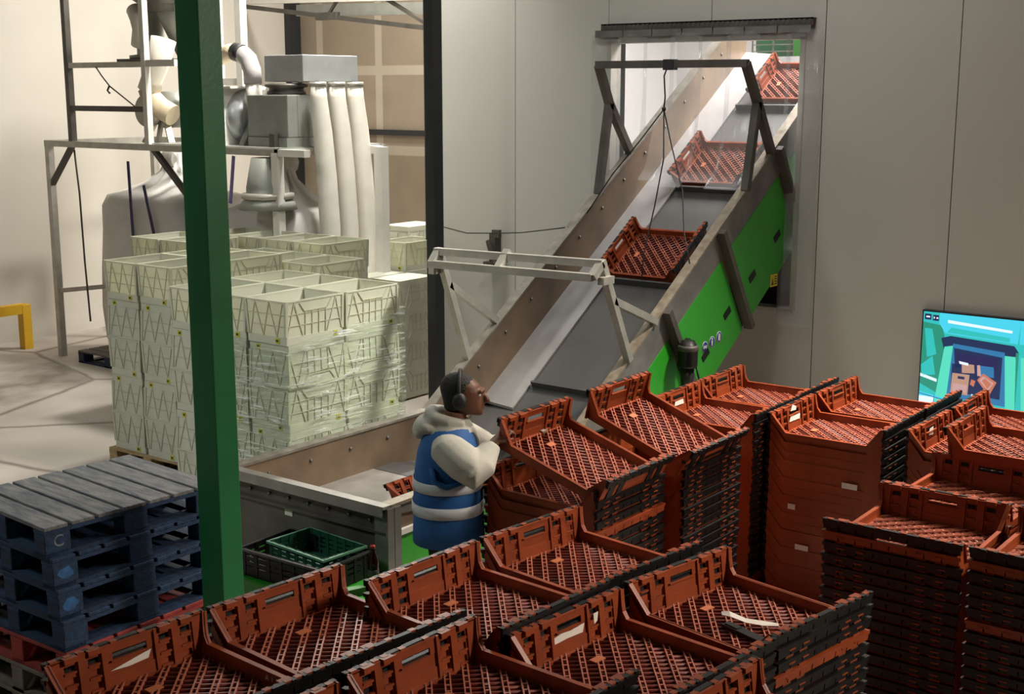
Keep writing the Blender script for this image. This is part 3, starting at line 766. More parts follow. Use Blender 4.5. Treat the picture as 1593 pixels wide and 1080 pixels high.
# boxes partly hidden by the dark post
pallet('pallet', -9.42, 10.5, .84, 1.15, 0, 0.0, .02, M['wood'], M['wood'], 'low wood pallet under the boxes beside the dark post', boards=8)
box_pallet(-9.83, 9.92, 2, 2, 4, .021, 'the stack beside the dark post', [0, 1, 1, 1], k=.95, skip=[(1, 1, t_) for t_ in range(4)])
box_pallet(-9.84, 10.50, 1, 1, 1, .021 + 4 * .327 * .95, 'the stack beside the dark post, set on it', [0], k=.95)
box_pallet(-10.42, 11.20, 1, 1, 5, .05, 'the hindmost stack beside the post', [0, 1, 0, 1, 1], k=.98)
pallet('pallet', -10.18, 11.5, .42, .6, 0, 0.0, .049, M['wood'], M['wood'], 'raw wood pallet under the hindmost boxes near the dark post', boards=4)
# stretch film around the right stack
mb = MB(); x0, x1, y0, y1 = -7.86, -6.955, 6.455, 7.73
for z0, z1 in ((.08, 1.40),):
    nz = 12
    prev = None
    for k in range(nz + 1):
        z = z0 + (z1 - z0) * k / nz; e = .006 * math.sin(k * 2.1)
        top = 0
        ring = [mb.bm.verts.new(p) for p in ((x0, y0 - e, z), (x0 + .45, y0 - .004, z - .02), (x1 + e, y0 - e, z - .03), (x1 + .006, y0 + .6, z + (.03 if k == nz else 0)), (x1 + e, y1, z + (.10 if k == nz else 0)), (x0, y1, z))]
        if prev:
            for q in range(5): mb.face([prev[q], prev[q + 1], ring[q + 1], ring[q]], True)
        prev = ring
o = mb.build('stretch_film', M['wrap']); tag(o, 'clear shiny stretch film wound around the cream boxes behind the hopper', 'stretch film')
sol = o.modifiers.new('thickness', 'SOLIDIFY'); sol.thickness = .0012

# ------------------------------------------------------------------ blue pallet stack
base_z = 1.1; ph = .157
spec = [('weathered blue wooden pallet with worn grey deck, topmost of its stack', M['deck'], M['blue'], -2.0),
        ('blue wooden pallet second from the top, blue square block at its corner', M['blue'], M['blue'], 0.5),
        ('blue wooden pallet third from the top of the pallet stack', M['blue'], M['blue'], 1.8),
        ('blue wooden pallet fourth from the top, pale worn corner block', M['blue'], M['blue'], 3.0),
        ('red painted wooden pallet below the four blue ones', M['redwood'], M['redwood'], 4.0),
        ('bare grey wooden pallet below the red one', M['greywood'], M['greywood'], 2.0),
        ('bare grey wooden pallet at the bottom of the pallet stack', M['greywood'], M['greywood'], 1.0)]
pcx, pcy = -5.905, 4.035
for k, (lb, d, b, rz) in enumerate(spec):
    z = base_z - (k + 1) * ph
    off = (k * .012, -k * .006)
    p = pallet('pallet', pcx + off[0], pcy + off[1], .85, 1.02, rz - 2.0, max(z, 0), ph, d, b, lb, boards=7 if k else 7, group='pallets in the stack at the left')
    if k == 0:
        mx = Matrix.Translation((.4255, -.435, .075)) @ Matrix.Rotation(R(90), 4, 'Z') @ Matrix.Rotation(R(90), 4, 'X')
        o = text_mesh(None, 'block_mark', 'C', .085, M['scuffed'], mx, .0006); o.parent = p; o['label'] = 'pale round letter on the corner block'
    if k in (1, 2):
        mb = MB(); pts = [(-.49 + .10 * random.uniform(.0, .12), .03)]
        c = [(-.44 + .05 * math.cos(2 * math.pi * q / 12) * random.uniform(.6, 1.1), .075 + .042 * math.sin(2 * math.pi * q / 12) * random.uniform(.6, 1.0)) for q in range(12)]
        mb.prism(c, 'x', .4252, .4258); o = bpy.data.objects.new('paint_patch', mb.mesh('paint_patch', M['brightblue'])); COL.objects.link(o); o.parent = p; o['label'] = 'brighter blue paint patch on the corner block'

# ------------------------------------------------------------------ green column
t = thing('steel_column', 'tall green painted square steel column in the left foreground', 'column', (-5.03, 4.18, 0))
mb = MB().box(-5.115, -4.95, 4.113, 4.25, .02, 7.6); mb.build('shaft', M['green_col'], t, bevel=.006)
MB().box(-5.17, -4.89, 4.05, 4.31, 0, .02).build('base_plate', M['green_col'], t)

# ------------------------------------------------------------------ bulk bag station
ZP = 2.56
FX0, FX1, FY0, FY1 = -13.90, -10.00, 9.24, 10.75
t = thing('bag_frame', 'galvanised steel frame of the big bag station with tall ladder-like mast', 'frame', (-12, 10, 0))
def post(n, x, y, z0, z1, m=M['galv'], s=.075): return MB().box(x - s / 2, x + s / 2, y - s / 2, y + s / 2, z0, z1).build(n, m, t)
post('leg', FX0, FY0, 0, ZP); post('leg', FX1, FY0, 0, ZP, M['white_steel'], .09); post('leg', FX0, FY1, 0, ZP); post('leg', -9.62, 10.36, 0, ZP + .03, M['white_steel'], .11)
MB().bar((-9.62, 10.36, ZP), (FX1 - .3, 10.36, ZP), .08, .08).build('end_beam', M['white_steel'], t)
MB().bar((FX1, FY0, ZP), (-9.57, FY0, ZP), .08, .07).build('end_beam', M['white_steel'], t)
for n, a, b, mt in (('front_beam', (FX0 - .04, FY0, ZP), (FX1 + .05, FY0, ZP), M['galv']), ('rear_beam', (FX0, FY1, ZP), (FX1 + .05, FY1, ZP), M['galv']), ('side_beam', (FX0, FY0, ZP), (FX0, FY1, ZP), M['galv']), ('side_beam', (FX1, FY0, ZP), (FX1, FY1, ZP), M['white_steel']), ('cross_beam', (-12.2, FY0, ZP), (-12.2, FY1, ZP), M['galv'])):
    MB().bar(a, b, .08, .07).build(n, mt, t)
for a, b in (((FX0, FY0, 2.06), (-13.42, FY0, ZP)), ((-12.0, FY0 + .02, ZP), (-11.2, FY0 + .02, 1.85)), ((FX0, FY0, .80), (-13.15, FY0 + .25, .90))):
    MB().bar(a, b, .06, .05).build('brace', M['dsteel'] if b[2] > 1 else M['galv'], t)
for x in (-13.42, -12.02):
    post('mast', x, FY0, ZP, 5.2, M['dsteel'] if x < -13 else M['white_steel'], .07)
for x in (-12.62, -12.20): post('mast', x, FY1 + .02, ZP, 5.2, M['white_steel'], .10)
MB().bar((-13.38, FY0, 3.45), (-12.0, FY0, 3.45), .06, .06).build('mast_rail', M['galv'], t)
MB().bar((-13.40, FY0, 2.97), (-12.0, FY0, 2.97), .06, .06).build('mast_rail', M['dsteel'], t)
MB().bar((-12.0, FY0, 3.46), (-11.5, FY0, 3.46), .06, .07).build('mast_rail', M['white_steel'], t)
MB().bar((-12.6, FY1 + .02, 3.27), (-12.2, FY1 + .02, 3.27), .05, .08).build('mast_rail', M['white_steel'], t)
mb = MB()
mb.box(-11.98, FX1 + .03, FY0, FY1, ZP + .035, ZP + .045)
mb.build('deck_plate', M['cabinet'], t)
# machinery on the platform
t = thing('filter_box', 'white box shaped filter head above the three hanging sleeves', 'filter box', (-10.24, 9.98, 2.6))
MB().box(-10.54, -9.97, 9.60, 10.40, 3.26, 3.53).build('box', M['silver'], t, bevel=.008)
for x in (-10.50, -10.03):
    for y in (9.99, 10.36): MB().box(x - .02, x + .02, y - .02, y + .02, 2.605, 3.26).build('support', M['galv'], t)
t = thing('filter_sleeves', 'three long white fabric filter sleeves hanging side by side', 'filter sleeves', (-9.85, 10.0, .3))
for k, y in enumerate((9.70, 9.97, 10.24)):
    pts = [(-9.86, y, 3.25), (-9.86, y, 3.1), (-9.83, y + .02, 2.75), (-9.80, y + .03, 2.3), (-9.77, y + .03, 1.8), (-9.77, y + .03, 1.2), (-9.78, y + .03, .2)]
    MB().tube(pts, [.080, .088, .098, .104, .106, .104, .10], 16).build('sleeve', M['fabric'], t)
    MB().tube([(-9.862, y, 3.258), (-9.86, y, 3.21)], .089, 16).build('clamp_band', M['galv'], t)
t = thing('fan_cabinet', 'grey sheet metal cabinet with ring flange on top', 'fan cabinet', (-10.3, 9.7, ZP))
MB().box(-10.62, -10.02, 9.42, 9.56, 2.70, 3.13).build('housing', M['cabinet'], t, bevel=.01)
MB().box(-10.62, -10.02, 9.56, 9.96, 2.70, 3.13).build('housing_rear', M['cabinet'], t, bevel=.01)
MB().lathe([(.0, 3.13), (.20, 3.13), (.20, 3.16), (.18, 3.17), (.18, 3.20), (.22, 3.21), (.22, 3.235), (.17, 3.245), (0, 3.245)], (-10.28, 9.66, 0), 24).build('ring_flange', M['dsteel'], t)
MB().box(-10.60, -10.02, 9.40, 9.94, 2.605, 2.70).build('base_frame', M['cabinet'], t)
MB().box(-10.22, -10.14, 9.34, 9.40, 2.605, 2.74).build('base_lug', M['dsteel'], t)
t = thing('fan_scroll', 'silver fan housing between two square side plates', 'fan', (-10.98, 9.7, ZP))
MB().box(-11.34, -11.28, 9.4, 10.0, 2.605, 3.20).build('side_plate', M['cabinet'], t)
MB().box(-11.04, -10.97, 9.38, 10.0, 2.605, 3.20).build('side_plate', M['white_steel'], t)
MB().lathe([(0, -11.27), (.25, -11.27), (.29, -11.17), (.29, -10.96), (.26, -10.86), (.1, -10.82), (0, -10.82)], (0, 9.72, 2.90), 24, 'x').build('scroll', M['silver'], t)
MB().prism([(9.44, 2.605), (10.0, 2.605), (10.0, 3.18), (9.80, 3.18)], 'x', -10.80, -10.72).build('side_plate', M['cabinet'], t)
MB().box(-11.34, -10.85, 9.4, 9.9, 3.195, 3.215).build('top_strap', M['white_steel'], t)
t = thing('flexible_hose', 'beige and grey flexible hose arching over the fan', 'hose', (-11.0, 9.6, 3.0))
MB().tube([(-11.75, 9.62, 3.22), (-11.5, 9.62, 3.40), (-11.25, 9.62, 3.52), (-11.08, 9.62, 3.57), (-10.98, 9.62, 3.575)], .088, 14).build('beige_hose', M['hose'], t)
MB().tube([(-11.0, 9.62, 3.575), (-10.88, 9.62, 3.55)], .098, 14).build('hose_clamp', M['rubber'], t)
MB().tube([(-10.90, 9.62, 3.555), (-10.80, 9.62, 3.49), (-10.75, 9.62, 3.38), (-10.74, 9.62, 3.24)], .096, 14).build('grey_hose', M['hoseg'], t)
MB().tube([(-10.74, 9.62, 3.26), (-10.73, 9.62, 3.10), (-10.68, 9.60, 2.95), (-10.66, 9.60, 2.80)], .086, 14).build('white_cuff', M['fabric'], t)
# rotary feeder left of the green column
FEED = t = thing('rotary_feeder', 'grey cyclone and rotary valve assembly on the platform beside the mast', 'feeder', (-12.0, 9.8, ZP))
MB().lathe([(0, 3.52), (.24, 3.52), (.24, 3.56), (.155, 3.57), (.155, 4.05), (.17, 4.06), (.17, 4.1), (0, 4.1)], (-12.15, 9.75, 0), 20).build('motor', M['cabinet'], t)
MB().box(-12.45, -11.62, 9.5, 10.0, 3.48, 3.52).build('flange_plate', M['dsteel'], t)
MB().lathe([(.0, 3.55), (.10, 3.55), (.30, 4.0), (.34, 4.25), (.34, 4.6), (0, 4.6)], (-11.66, 9.85, 0), 20).build('hopper_cone', M['cabinet'], t)
MB().lathe([(.0, 4.02), (.22, 4.02), (.22, 4.10), (.28, 4.14), (.28, 4.4), (0, 4.4)], (-11.72, 9.55, 0), 20).build('lid_ring', M['dsteel'], t)
MB().tube([(-12.02, 9.45, 4.05), (-11.92, 9.43, 3.95), (-11.90, 9.43, 3.82), (-12.0, 9.45, 3.66)], [.09, .10, .09, .07], 14).build('white_boot', M['fabric'], t)
MB().tube([(-11.55, 9.46, 3.72), (-11.62, 9.44, 3.5), (-11.74, 9.43, 3.30), (-11.80, 9.43, 3.18)], [.14, .13, .12, .13], 14).build('white_duct', M['fabric'], t)
MB().tube([(-11.81, 9.43, 3.19), (-11.78, 9.44, 3.08), (-11.66, 9.46, 2.98), (-11.5, 9.5, 2.9)], .12, 14).build('beige_elbow', M['hose'], t)
MB().lathe([(0, -.05), (.17, -.05), (.19, 0), (.17, .06), (0, .06)], (-11.83, 9.42, 2.95), 24, 'y').build('valve_wheel', M['galv'], t)
MB().lathe([(.08, 0), (.20, 0), (.20, .24), (.08, .24)], (-11.72, 9.55, 2.96), 24, 'y').build('valve_body', M['cabinet'], t)
m = MB()
for dx in (-.22, .02, .26): m.bar((-11.72 + dx * .4, 9.5, 2.82), (-11.74 + dx, 9.45, 2.6), .07, .03)
m.build('support_legs', M['galv'], t)
FEED.location.x -= 0.42
t = thing('hanging_chain', 'thin chain hanging slack from the mast rail', 'chain', (-12.3, 9.24, 3.1))
MB().tube([(-12.85, 9.2, 3.43), (-12.75, 9.2, 3.33), (-12.62, 9.2, 3.22), (-12.15, 9.2, 2.98)], .008, 5).build('chain', M['dsteel'], t)
MB().tube([(-12.62, 9.2, 3.22), (-12.66, 9.2, 3.17), (-12.62, 9.2, 3.14)], .012, 5).build('hook', M['dsteel'], t)

def big_bag(label, x0, x1, y0, y1, z0, z1, neck, straps, lean=0):
    t = thing('bulk_bag', label, 'bulk bag', ((x0 + x1) / 2, (y0 + y1) / 2, z0))
    cx, cy = (x0 + x1) / 2, (y0 + y1) / 2; n = 40; rings = []
    random.seed(int(abs(x0) * 100))
    prof = [(0.0, .94), (.04, 1.0), (.25, 1.03), (.5, 1.04), (.75, 1.0), (.90, .98), (.97, .90), (1.0, .72), (1.05, .45), (1.12, .22), (1.2, .13), (1.24, .16)]
    for zf, sc in prof:
        rg = []
        for k in range(n):
            a = 2 * math.pi * k / n; ca, sa = math.cos(a), math.sin(a)
            q = (abs(ca) ** 5 + abs(sa) ** 5) ** (-1 / 5) if zf < .98 else (abs(ca) ** 2.6 + abs(sa) ** 2.6) ** (-1 / 2.6)
            wr = 1 + .018 * math.sin(7 * a + 3 * zf) + (.07 * math.sin(12 * a) if zf > .97 else .012 * math.sin(11 * a + 9 * zf))
            rg.append((cx + (x1 - x0) / 2 * sc * q * ca * wr, cy + (y1 - y0) / 2 * sc * q * sa * wr, z0 + (z1 - z0) * zf if zf <= 1 else z1 + (neck - z1) * (zf - 1) / .24))
        rings.append(rg)
    MB().loft(rings).build('bag_body', M['bag'], t)
    for (px_, py_, pz_), (qx, qy, qz), m in straps: MB().bar((px_, py_, pz_), (qx, qy, qz), .045, .008, (0, 1, 0)).build('lifting_strap', m, t)
    MB().tube([(cx - .1, cy, neck - .09), (cx + .1, cy, neck - .08)], .13, 10).build('neck_tie', M['galv'], t)
    return t
big_bag('large white woven bulk bag hanging in the frame with tied neck and navy straps', -13.50, -11.75, 9.45, 10.65, .16, 2.02, 2.46, [((-12.66, 9.42, 2.38), (-12.62, 9.41, 1.2), M['strap']), ((-12.40, 9.42, 2.12), (-12.15, 9.39, 1.3), M['strap'])])
big_bag('half filled white bulk bag below the fan, right of the green column', -11.25, -9.98, 9.40, 10.4, .02, 1.98, 2.5, [((-10.78, 9.35, 2.5), (-10.86, 9.35, 2.0), M['violet'])])
t = thing('spout', 'grey discharge spout between the platform and the half filled bulk bag', 'spout', (-10.25, 9.4, 2.0))
MB().lathe([(0, 1.98), (.30, 1.98), (.27, 2.06), (.22, 2.10), (.22, 2.2), (.16, 2.5), (0, 2.5)], (-10.22, 9.30, 0), 20).build('cone', M['cabinet'], t)
MB().lathe([(.23, 2.08), (.27, 2.09), (.27, 2.14), (.23, 2.15)], (-10.22, 9.30, 0), 20).build('ring', M['galv'], t)
pallet('pallet', -12.86, 9.62, 1.1, 1.0, 0, 0.0, .145, M['greywood'], P('navy_pallet_paint', (.012, .022, .06), .7), 'dark navy pallet under the large hanging bulk bag')
t = thing('hoist_cord', 'thin dark cord hanging beside the large bulk bag', 'cord', (-13.2, 9.26, .6))
MB().tube([(-13.35, 9.2, 2.5), (-13.30, 9.2, 2.0), (-13.28, 9.2, 1.2), (-13.24, 9.2, .5)], .012, 6).build('cord', M['dsteel'], t)
# yellow barrier
t = thing('barrier', 'yellow painted steel barrier by the beige wall', 'barrier', (-14.66, 9.2, 0))
MB().box(-14.72, -14.60, 9.18, 9.30, 0, .56).build('post', M['yellow'], t, bevel=.006)
MB().bar((-14.66, 9.24, .51), (-14.66, 7.2, .51), .11, .12).build('rail', M['yellow'], t)
MB().box(-14.72, -14.60, 7.2, 7.32, 0, .46).build('post', M['yellow'], t)

# ------------------------------------------------------------------ hopper and inclined conveyor
XR, XL, Y0, ZH, YT, SL = -5.25, -6.65, 5.66, 0.70, 7.64, 0.649
YE = 12.75
def zt(y): return ZH + max(0, y - YT) * SL
conv = thing('conveyor', 'green sided steel hopper and steep conveyor climbing through the wall opening', 'conveyor', (-5.95, 9.0, 0))
def strip(mb, x0, x1, ys, lo, hi):      # wall of varying height following the conveyor
    for a, b in zip(ys[:-1], ys[1:]):
        mb.hexa([(x0, a, lo(a)), (x1, a, lo(a)), (x1, b, lo(b)), (x0, b, lo(b)), (x0, a, hi(a)), (x1, a, hi(a)), (x1, b, hi(b)), (x0, b, hi(b))])
ys = [Y0, YT, YE]
mb = MB(); strip(mb, XR - .012, XR, ys, lambda y: zt(y) - (.05 if y < YT - .1 else .30), lambda y: zt(y)); mb.build('side_rail', M['steel'], conv)
mb = MB(); strip(mb, XR - .075, XR + .012, ys, lambda y: zt(y) - .004, lambda y: zt(y) + .016); mb.build('top_flange', P('worn_flange', (.34, .30, .24), .5, .4, col2=(.20, .16, .11), scale=14), conv)
mb = MB(); strip(mb, XR - .03, XR - .012, ys, lambda y: zt(y) - .62, lambda y: zt(y)); mb.build('inner_side_plate', M['rust'], conv)
mb = MB(); strip(mb, XL, XL + .02, ys, lambda y: zt(y) - .46, lambda y: zt(y)); o = mb.build('left_side_plate', M['rust'], conv)
mb = MB(); strip(mb, XL - .06, XL - .001, ys, lambda y: zt(y) - .05, lambda y: zt(y)); strip(mb, XL - .06, XL + .03, ys, lambda y: zt(y), lambda y: zt(y) + .018); mb.build('left_flange', P('pale_flange', (.26, .24, .21), .5, .3, col2=(.15, .13, .105), scale=10), conv)
mb = MB(); strip(mb, XL - .03, XL - .001, ys, lambda y: max(0, zt(y) - 1.25), lambda y: zt(y) - .05); mb.build('left_outer_panel', M['dsteel'], conv)
# belt, skirts
def bz(y): return zt(y) - (.31 if y < 7.2 else .50 if y > 8.3 else .31 + .19 * (y - 7.2) / 1.1)
mb = MB(); strip(mb, XL + .02, XR - .03, [7.0, 7.2, YT, 8.3, YE], lambda y: bz(y) - .03, lambda y: bz(y)); mb.build('belt', M['belt'], conv)
mb = MB(); strip(mb, XL + .02, XR - .03, [Y0 + .02, 6.99], lambda y: bz(y) - .03, lambda y: bz(y)); mb.build('hopper_floor', P('lit_hopper_floor', (.34, .32, .30), .4, .35, var=.12), conv)  # lighter colour than the belt stands in for strong light here
mb = MB()
for a, b in ((8.3, YE),):
    for (xa, za), (xb, zb) in (((XL + .02, -.45), (XL + .34, -.475)),):
        mb.hexa([(xa, a, zt(a) + za - .02), (xb, a, zt(a) + zb - .02), (xb, b, zt(b) + zb - .02), (xa, b, zt(b) + za - .02), (xa, a, zt(a) + za), (xb, a, zt(a) + zb), (xb, b, zt(b) + zb), (xa, b, zt(b) + za)])
mb.build('belt_skirt', P('pale_skirt', (.30, .29, .285), .45, .2, var=.08), conv)
y = YT + .9
while y < YE:
    MB().hexa([(XL + .36, y, bz(y)), (XR - .06, y, bz(y)), (XR - .06, y + .03, bz(y + .03)), (XL + .36, y + .03, bz(y + .03)), (XL + .36, y - .03, bz(y) + .05), (XR - .06, y - .03, bz(y) + .05), (XR - .06, y - .015, bz(y) + .06), (XL + .36, y - .015, bz(y) + .06)]).build('belt_flight', M['belt'], conv)
    y += 1.13
# bolts on the left plate
mb = MB()
for y in (5.95, 6.35, 6.75, 7.15): 
    mb.lathe([(0, XL + .02), (.014, XL + .02), (.014, XL + .028), (0, XL + .028)], (0, y, .60), 8, 'x')
    mb.lathe([(0, XL + .02), (.014, XL + .02), (.014, XL + .028), (0, XL + .028)], (0, y + .25, .34), 8, 'x')
for k in range(14):
    y = 7.9 + k * .36
    mb.lathe([(0, XL + .02), (.014, XL + .02), (.014, XL + .028), (0, XL + .028)], (0, y, zt(y) - .14), 8, 'x')
mb.build('bolts', M['dsteel'], conv)
# hopper front
MB().box(XL, XR, Y0 - .012, Y0, .0, ZH).build('front_plate', M['dsteel'], conv)
mb = MB(); mb.box(XL - .06, XR + .012, Y0 - .06, Y0 + .01, ZH, ZH + .018); mb.box(XL, XR, Y0 - .06, Y0 - .05, ZH - .05, ZH); mb.build('front_flange', P('front_flange_metal', (.33, .315, .285), .45, .4), conv)
mb = MB(); mb.box(XL, XR, Y0 - .035, Y0 - .012, ZH - .17, ZH - .155)
for k in range(7): mb.lathe([(0, Y0 - .014), (.012, Y0 - .014), (.012, Y0 - .024), (0, Y0 - .024)], (XL + .18 + .18 * k, 0, ZH - .10), 8, 'y')
mb.build('front_ledge', M['dsteel'], conv)
mb = MB(); mb.box(XR - .09, XR + .02, Y0 - .03, Y0 + .03, 0, ZH - .004); mb.box(XR - .01, XR + .022, Y0 + .031, Y0 + .09, 0, ZH - .005); mb.build('corner_post', M['steel'], conv)
MB().box(-6.15, -6.08, Y0 - .016, Y0 - .012, .48, .54).build('front_sticker', M['paper'], conv)
# right side below the rail, level part
mb = MB(); mb.box(XR - .05, XR - .03, Y0 + .09, YT + .4, .50, ZH - .05); mb.build('side_recess', M['dsteel'], conv)
MB().box(XR - .03, XR + .015, Y0 + .09, YT + .3, .50, .535).build('panel_lip', M['white_steel'], conv)
MB().box(XR - .025, XR, Y0 + .09, 7.55, .02, .50).build('side_panel', M['green'], conv)
# green panels of the incline, in panels between the ribs
nrm = Vector((0, math.sin(INC), -math.cos(INC)))      # downwards, square to the slope
def P2(y, d): return (y + nrm.y * d, zt(y) + nrm.z * d)
DR = .24; DP = 1.03
rib_y = [7.72, 8.85, 9.70, 10.70, 11.9]
def green_panel(name, ya, yb, fold=None):
    poly = [P2(ya + .05, DR + .015), P2(yb - .05, DR + .015), P2(yb - .05, DP), P2(ya + .05, DP)]
    poly = [(y, max(z, .02)) for y, z in poly]
    return MB().prism(poly, 'x', XR - .03, XR).build(name, M['green'], conv, bevel=.006)
for a, b in zip(rib_y[:-1], rib_y[1:]): green_panel('side_panel', a, b)
mb = MB()
mb.prism([P2(7.7, .22), P2(YE, .22), P2(YE, DP - .02), P2(8.35, DP - .02), (7.7, .02)], 'x', XR - .07, XR - .035); mb.build('panel_backing', M['dsteel'], conv)
for y in rib_y:
    a = P2(y, .0); b = P2(y, DP + .02)
    MB().bar((XR + .03, *a), (XR + .03, b[0], max(b[1], .0)), .055, .085, (1, 0, 0)).build('side_rib', M['dsteel'], conv)
# underside
MB().box(XL, -4.92, 11.30, 11.33, 0, 1.72).build('shade_panel', M['dark'], conv)  # added dark panel standing in for the shade under the conveyor
mb = MB(); strip(mb, XL, XR - .04, [8.6, YE], lambda y: zt(y) - 1.26, lambda y: zt(y) - 1.24); mb.build('under_plate', M['dsteel'], conv)
# slotted panel handles
for y, d in ((9.25, .78), (9.98, .62), (10.26, .42), (9.02, .50)):
    pass
for (y, z) in ((9.908, 1.325), (10.347, 1.589), (10.80, 1.90), (9.55, 1.02)):
    c = Vector((XR, y, z)); e = Vector((0, math.cos(INC), math.sin(INC)))
    MB().bar(c - e * .06, c + e * .06, .012, .06, (0, -math.sin(INC), math.cos(INC))).build('panel_handle', M['black'], conv)
# blue round signs with white pictograms
for k, (y, z) in enumerate(((9.534, 1.089), (9.653, 1.114), (9.774, 1.139))):
    s_ = MB().lathe([(0, XR + .002), (.048, XR + .002), (.048, XR + .004), (0, XR + .004)], (0, y, z), 24, 'x').build('round_sign', M['signwhite'], conv)
    s_['label'] = ['blue round sign with white eye shield', 'blue round sign with white figure', 'blue round sign with white glove'][k]
    MB().lathe([(0, XR + .004), (.043, XR + .004), (.043, XR + .005), (0, XR + .005)], (0, y, z), 24, 'x').build('sign_face', M['signblue'], s_)
    g = MB()
    if k == 0: g.prism([(y - .03, z + .012), (y + .03, z + .012), (y + .026, z - .016), (y + .006, z - .012), (y, z - .002), (y - .006, z - .012), (y - .026, z - .016)], 'x', XR + .005, XR + .006)
    elif k == 1: g.lathe([(0, XR + .005), (.010, XR + .005), (.010, XR + .006), (0, XR + .006)], (0, y, z + .024), 12, 'x'); g.prism([(y - .014, z + .012), (y + .014, z + .012), (y + .008, z - .034), (y - .008, z - .034)], 'x', XR + .005, XR + .006)
    else: g.prism([(y - .018, z - .03), (y + .018, z - .03), (y + .022, z + .008), (y + .012, z + .030), (y - .012, z + .030), (y - .018, z + .004)], 'x', XR + .005, XR + .006)
    g.build('pictogram', M['signwhite'], s_)
# yellow warning label
wl = MB().box(XR + .001, XR + .003, 10.70, 10.84, 1.45, 1.56).build('warning_label', M['signyellow'], conv); wl['label'] = 'yellow warning label with black figure and lines'
g = MB(); g.prism([(10.72, 1.465), (10.765, 1.465), (10.7425, 1.535)], 'x', XR + .003, XR + .0035)
for k in range(4): g.box(XR + .003, XR + .0035, 10.778, 10.832, 1.468 + .022 * k, 1.478 + .022 * k)
g.build('label_print', M['dkprint'], wl)
mx = Matrix.Translation((XR + .002, 8.50, .86)) @ Matrix.Rotation(R(90), 4, 'Z') @ Matrix.Rotation(R(90), 4, 'X') @ Matrix.Rotation(INC, 4, 'Z')
o = text_mesh(conv, 'panel_lettering', 'LINE', .15, M['black'], mx); o['label'] = 'dark lettering along the green panel'
# drive motor / rotary unit hanging on the rib
t = thing('sensor_motor', 'black cylindrical unit clamped to the side rib of the conveyor', 'motor', (XR + .1, 9.05, .95))
MB().lathe([(0, 1.02), (.075, 1.02), (.08, 1.04), (.08, 1.15), (.085, 1.16), (.085, 1.185), (.07, 1.20), (.05, 1.235), (0, 1.24)], (XR + .13, 9.03, 0), 18).build('housing', M['black'], t)
MB().lathe([(.081, 1.155), (.087, 1.16), (.087, 1.19), (.072, 1.2)], (XR + .13, 9.03, 0), 18).build('grey_ring', M['dsteel'], t)
MB().lathe([(0, .86), (.05, .86), (.055, 1.02), (0, 1.02)], (XR + .13, 9.03, 0), 14).build('neck', M['rubber'], t)
MB().bar((XR + .02, 9.10, 1.10), (XR + .02, 9.24, 1.17), .05, .10).build('bracket', M['black'], t)
MB().tube([(XR + .2, 9.05, 1.02), (XR + .21, 9.08, .92), (XR + .20, 9.10, .75), (XR + .18, 9.1, .5)], .008, 6).build('cord', M['cable'], t)

# tube frames above the conveyor
def tubeframe(label, segs, mat, w_=.06):
    t = thing('guard_frame', label, 'guard frame', segs[0][1])
    for n, a, b in segs: MB().bar(a, b, w_, w_).build(n, mat, t)
    return t
L_, R_ = XL - .01, XR
gs = []
tf = tubeframe('dark steel hoop frame standing over the conveyor before the clear curtain',
 [('top_bar', (L_ - .02, 10.02, 3.40), (R_ + .02, 10.10, 3.40)), ('upper_post', (R_, 10.10, 3.40), (R_, 10.33, 3.08)), ('lower_post', (R_, 10.33, 3.08), (R_, 10.63, zt(10.63))), ('brace', (R_, 10.33, 3.08), (R_, 10.17, zt(10.17))),
  ('upper_post', (L_, 10.02, 3.40), (L_, 10.20, 3.06)), ('lower_post', (L_, 10.20, 3.06), (L_, 10.57, zt(10.57))), ('brace', (L_, 10.20, 3.06), (L_, 10.04, zt(10.04)))], M['dsteel'], .065)
gf = tubeframe('pale galvanised guard gate leaning over the lower end of the conveyor',
 [('top_bar', (L_ - .03, 7.80, 1.95), (R_ + .02, 7.96, 1.95)), ('second_bar', (L_ - .02, 7.72, 1.86), (R_, 7.85, 1.86)), ('post', (R_, 7.96, 1.97), (R_, 8.36, zt(8.36))), ('post', (L_, 7.80, 1.97), (L_, 8.16, zt(8.16))),
  ('brace', (R_, 8.12, 1.66), (R_, 8.74, zt(8.74))), ('brace', (L_, 7.92, 1.68), (L_, 8.55, zt(8.55))), ('link', (R_, 7.96, 1.95), (R_, 7.85, 1.86)), ('link', (L_, 7.80, 1.95), (L_, 7.72, 1.86)),
  ('hinge', (R_ + .04, 7.90, 1.83), (R_ + .04, 8.04, 1.83)), ('hinge', (L_ - .04, 7.76, 1.80), (L_ - .04, 7.94, 1.80)), ('middle_stay', (-6.05, 7.77, 1.86), (-6.05, 7.9, 1.99))], M['galv'], .055)
t = thing('pull_cord', 'thin dark cords hanging from the hoop frame to the conveyor', 'cord', (-5.95, 10.06, 3.4))
MB().tube([(-5.95, 10.03, 3.40), (-5.99, 10.03, 3.30), (-5.97, 10.02, 3.12), (-5.98, 10.02, 3.02)], .007, 5).build('cord', M['cable'], t)
MB().ball((-5.98, 10.02, 3.02), .02, 8, 6).build('knot', M['cable'], t)
MB().tube([(-5.98, 10.02, 3.02), (-6.2, 10.0, 2.75), (-6.45, 9.95, 2.45), (-6.62, 9.8, zt(9.8))], .006, 5).build('cord', M['cable'], t)
MB().tube([(-5.98, 10.02, 3.02), (-5.93, 9.95, 2.6), (-5.92, 9.8, 2.2), (-5.9, 9.6, 1.8), (-5.85, 9.5, 1.6)], .006, 5).build('cord', M['cable'], t)
MB().tube([(-5.98, 10.02, 3.02), (-5.85, 9.95, 2.7), (-5.65, 9.8, 2.35), (-5.45, 9.5, 2.02), (-5.27, 9.3, zt(9.3))], .006, 5).build('cord', M['cable'], t)
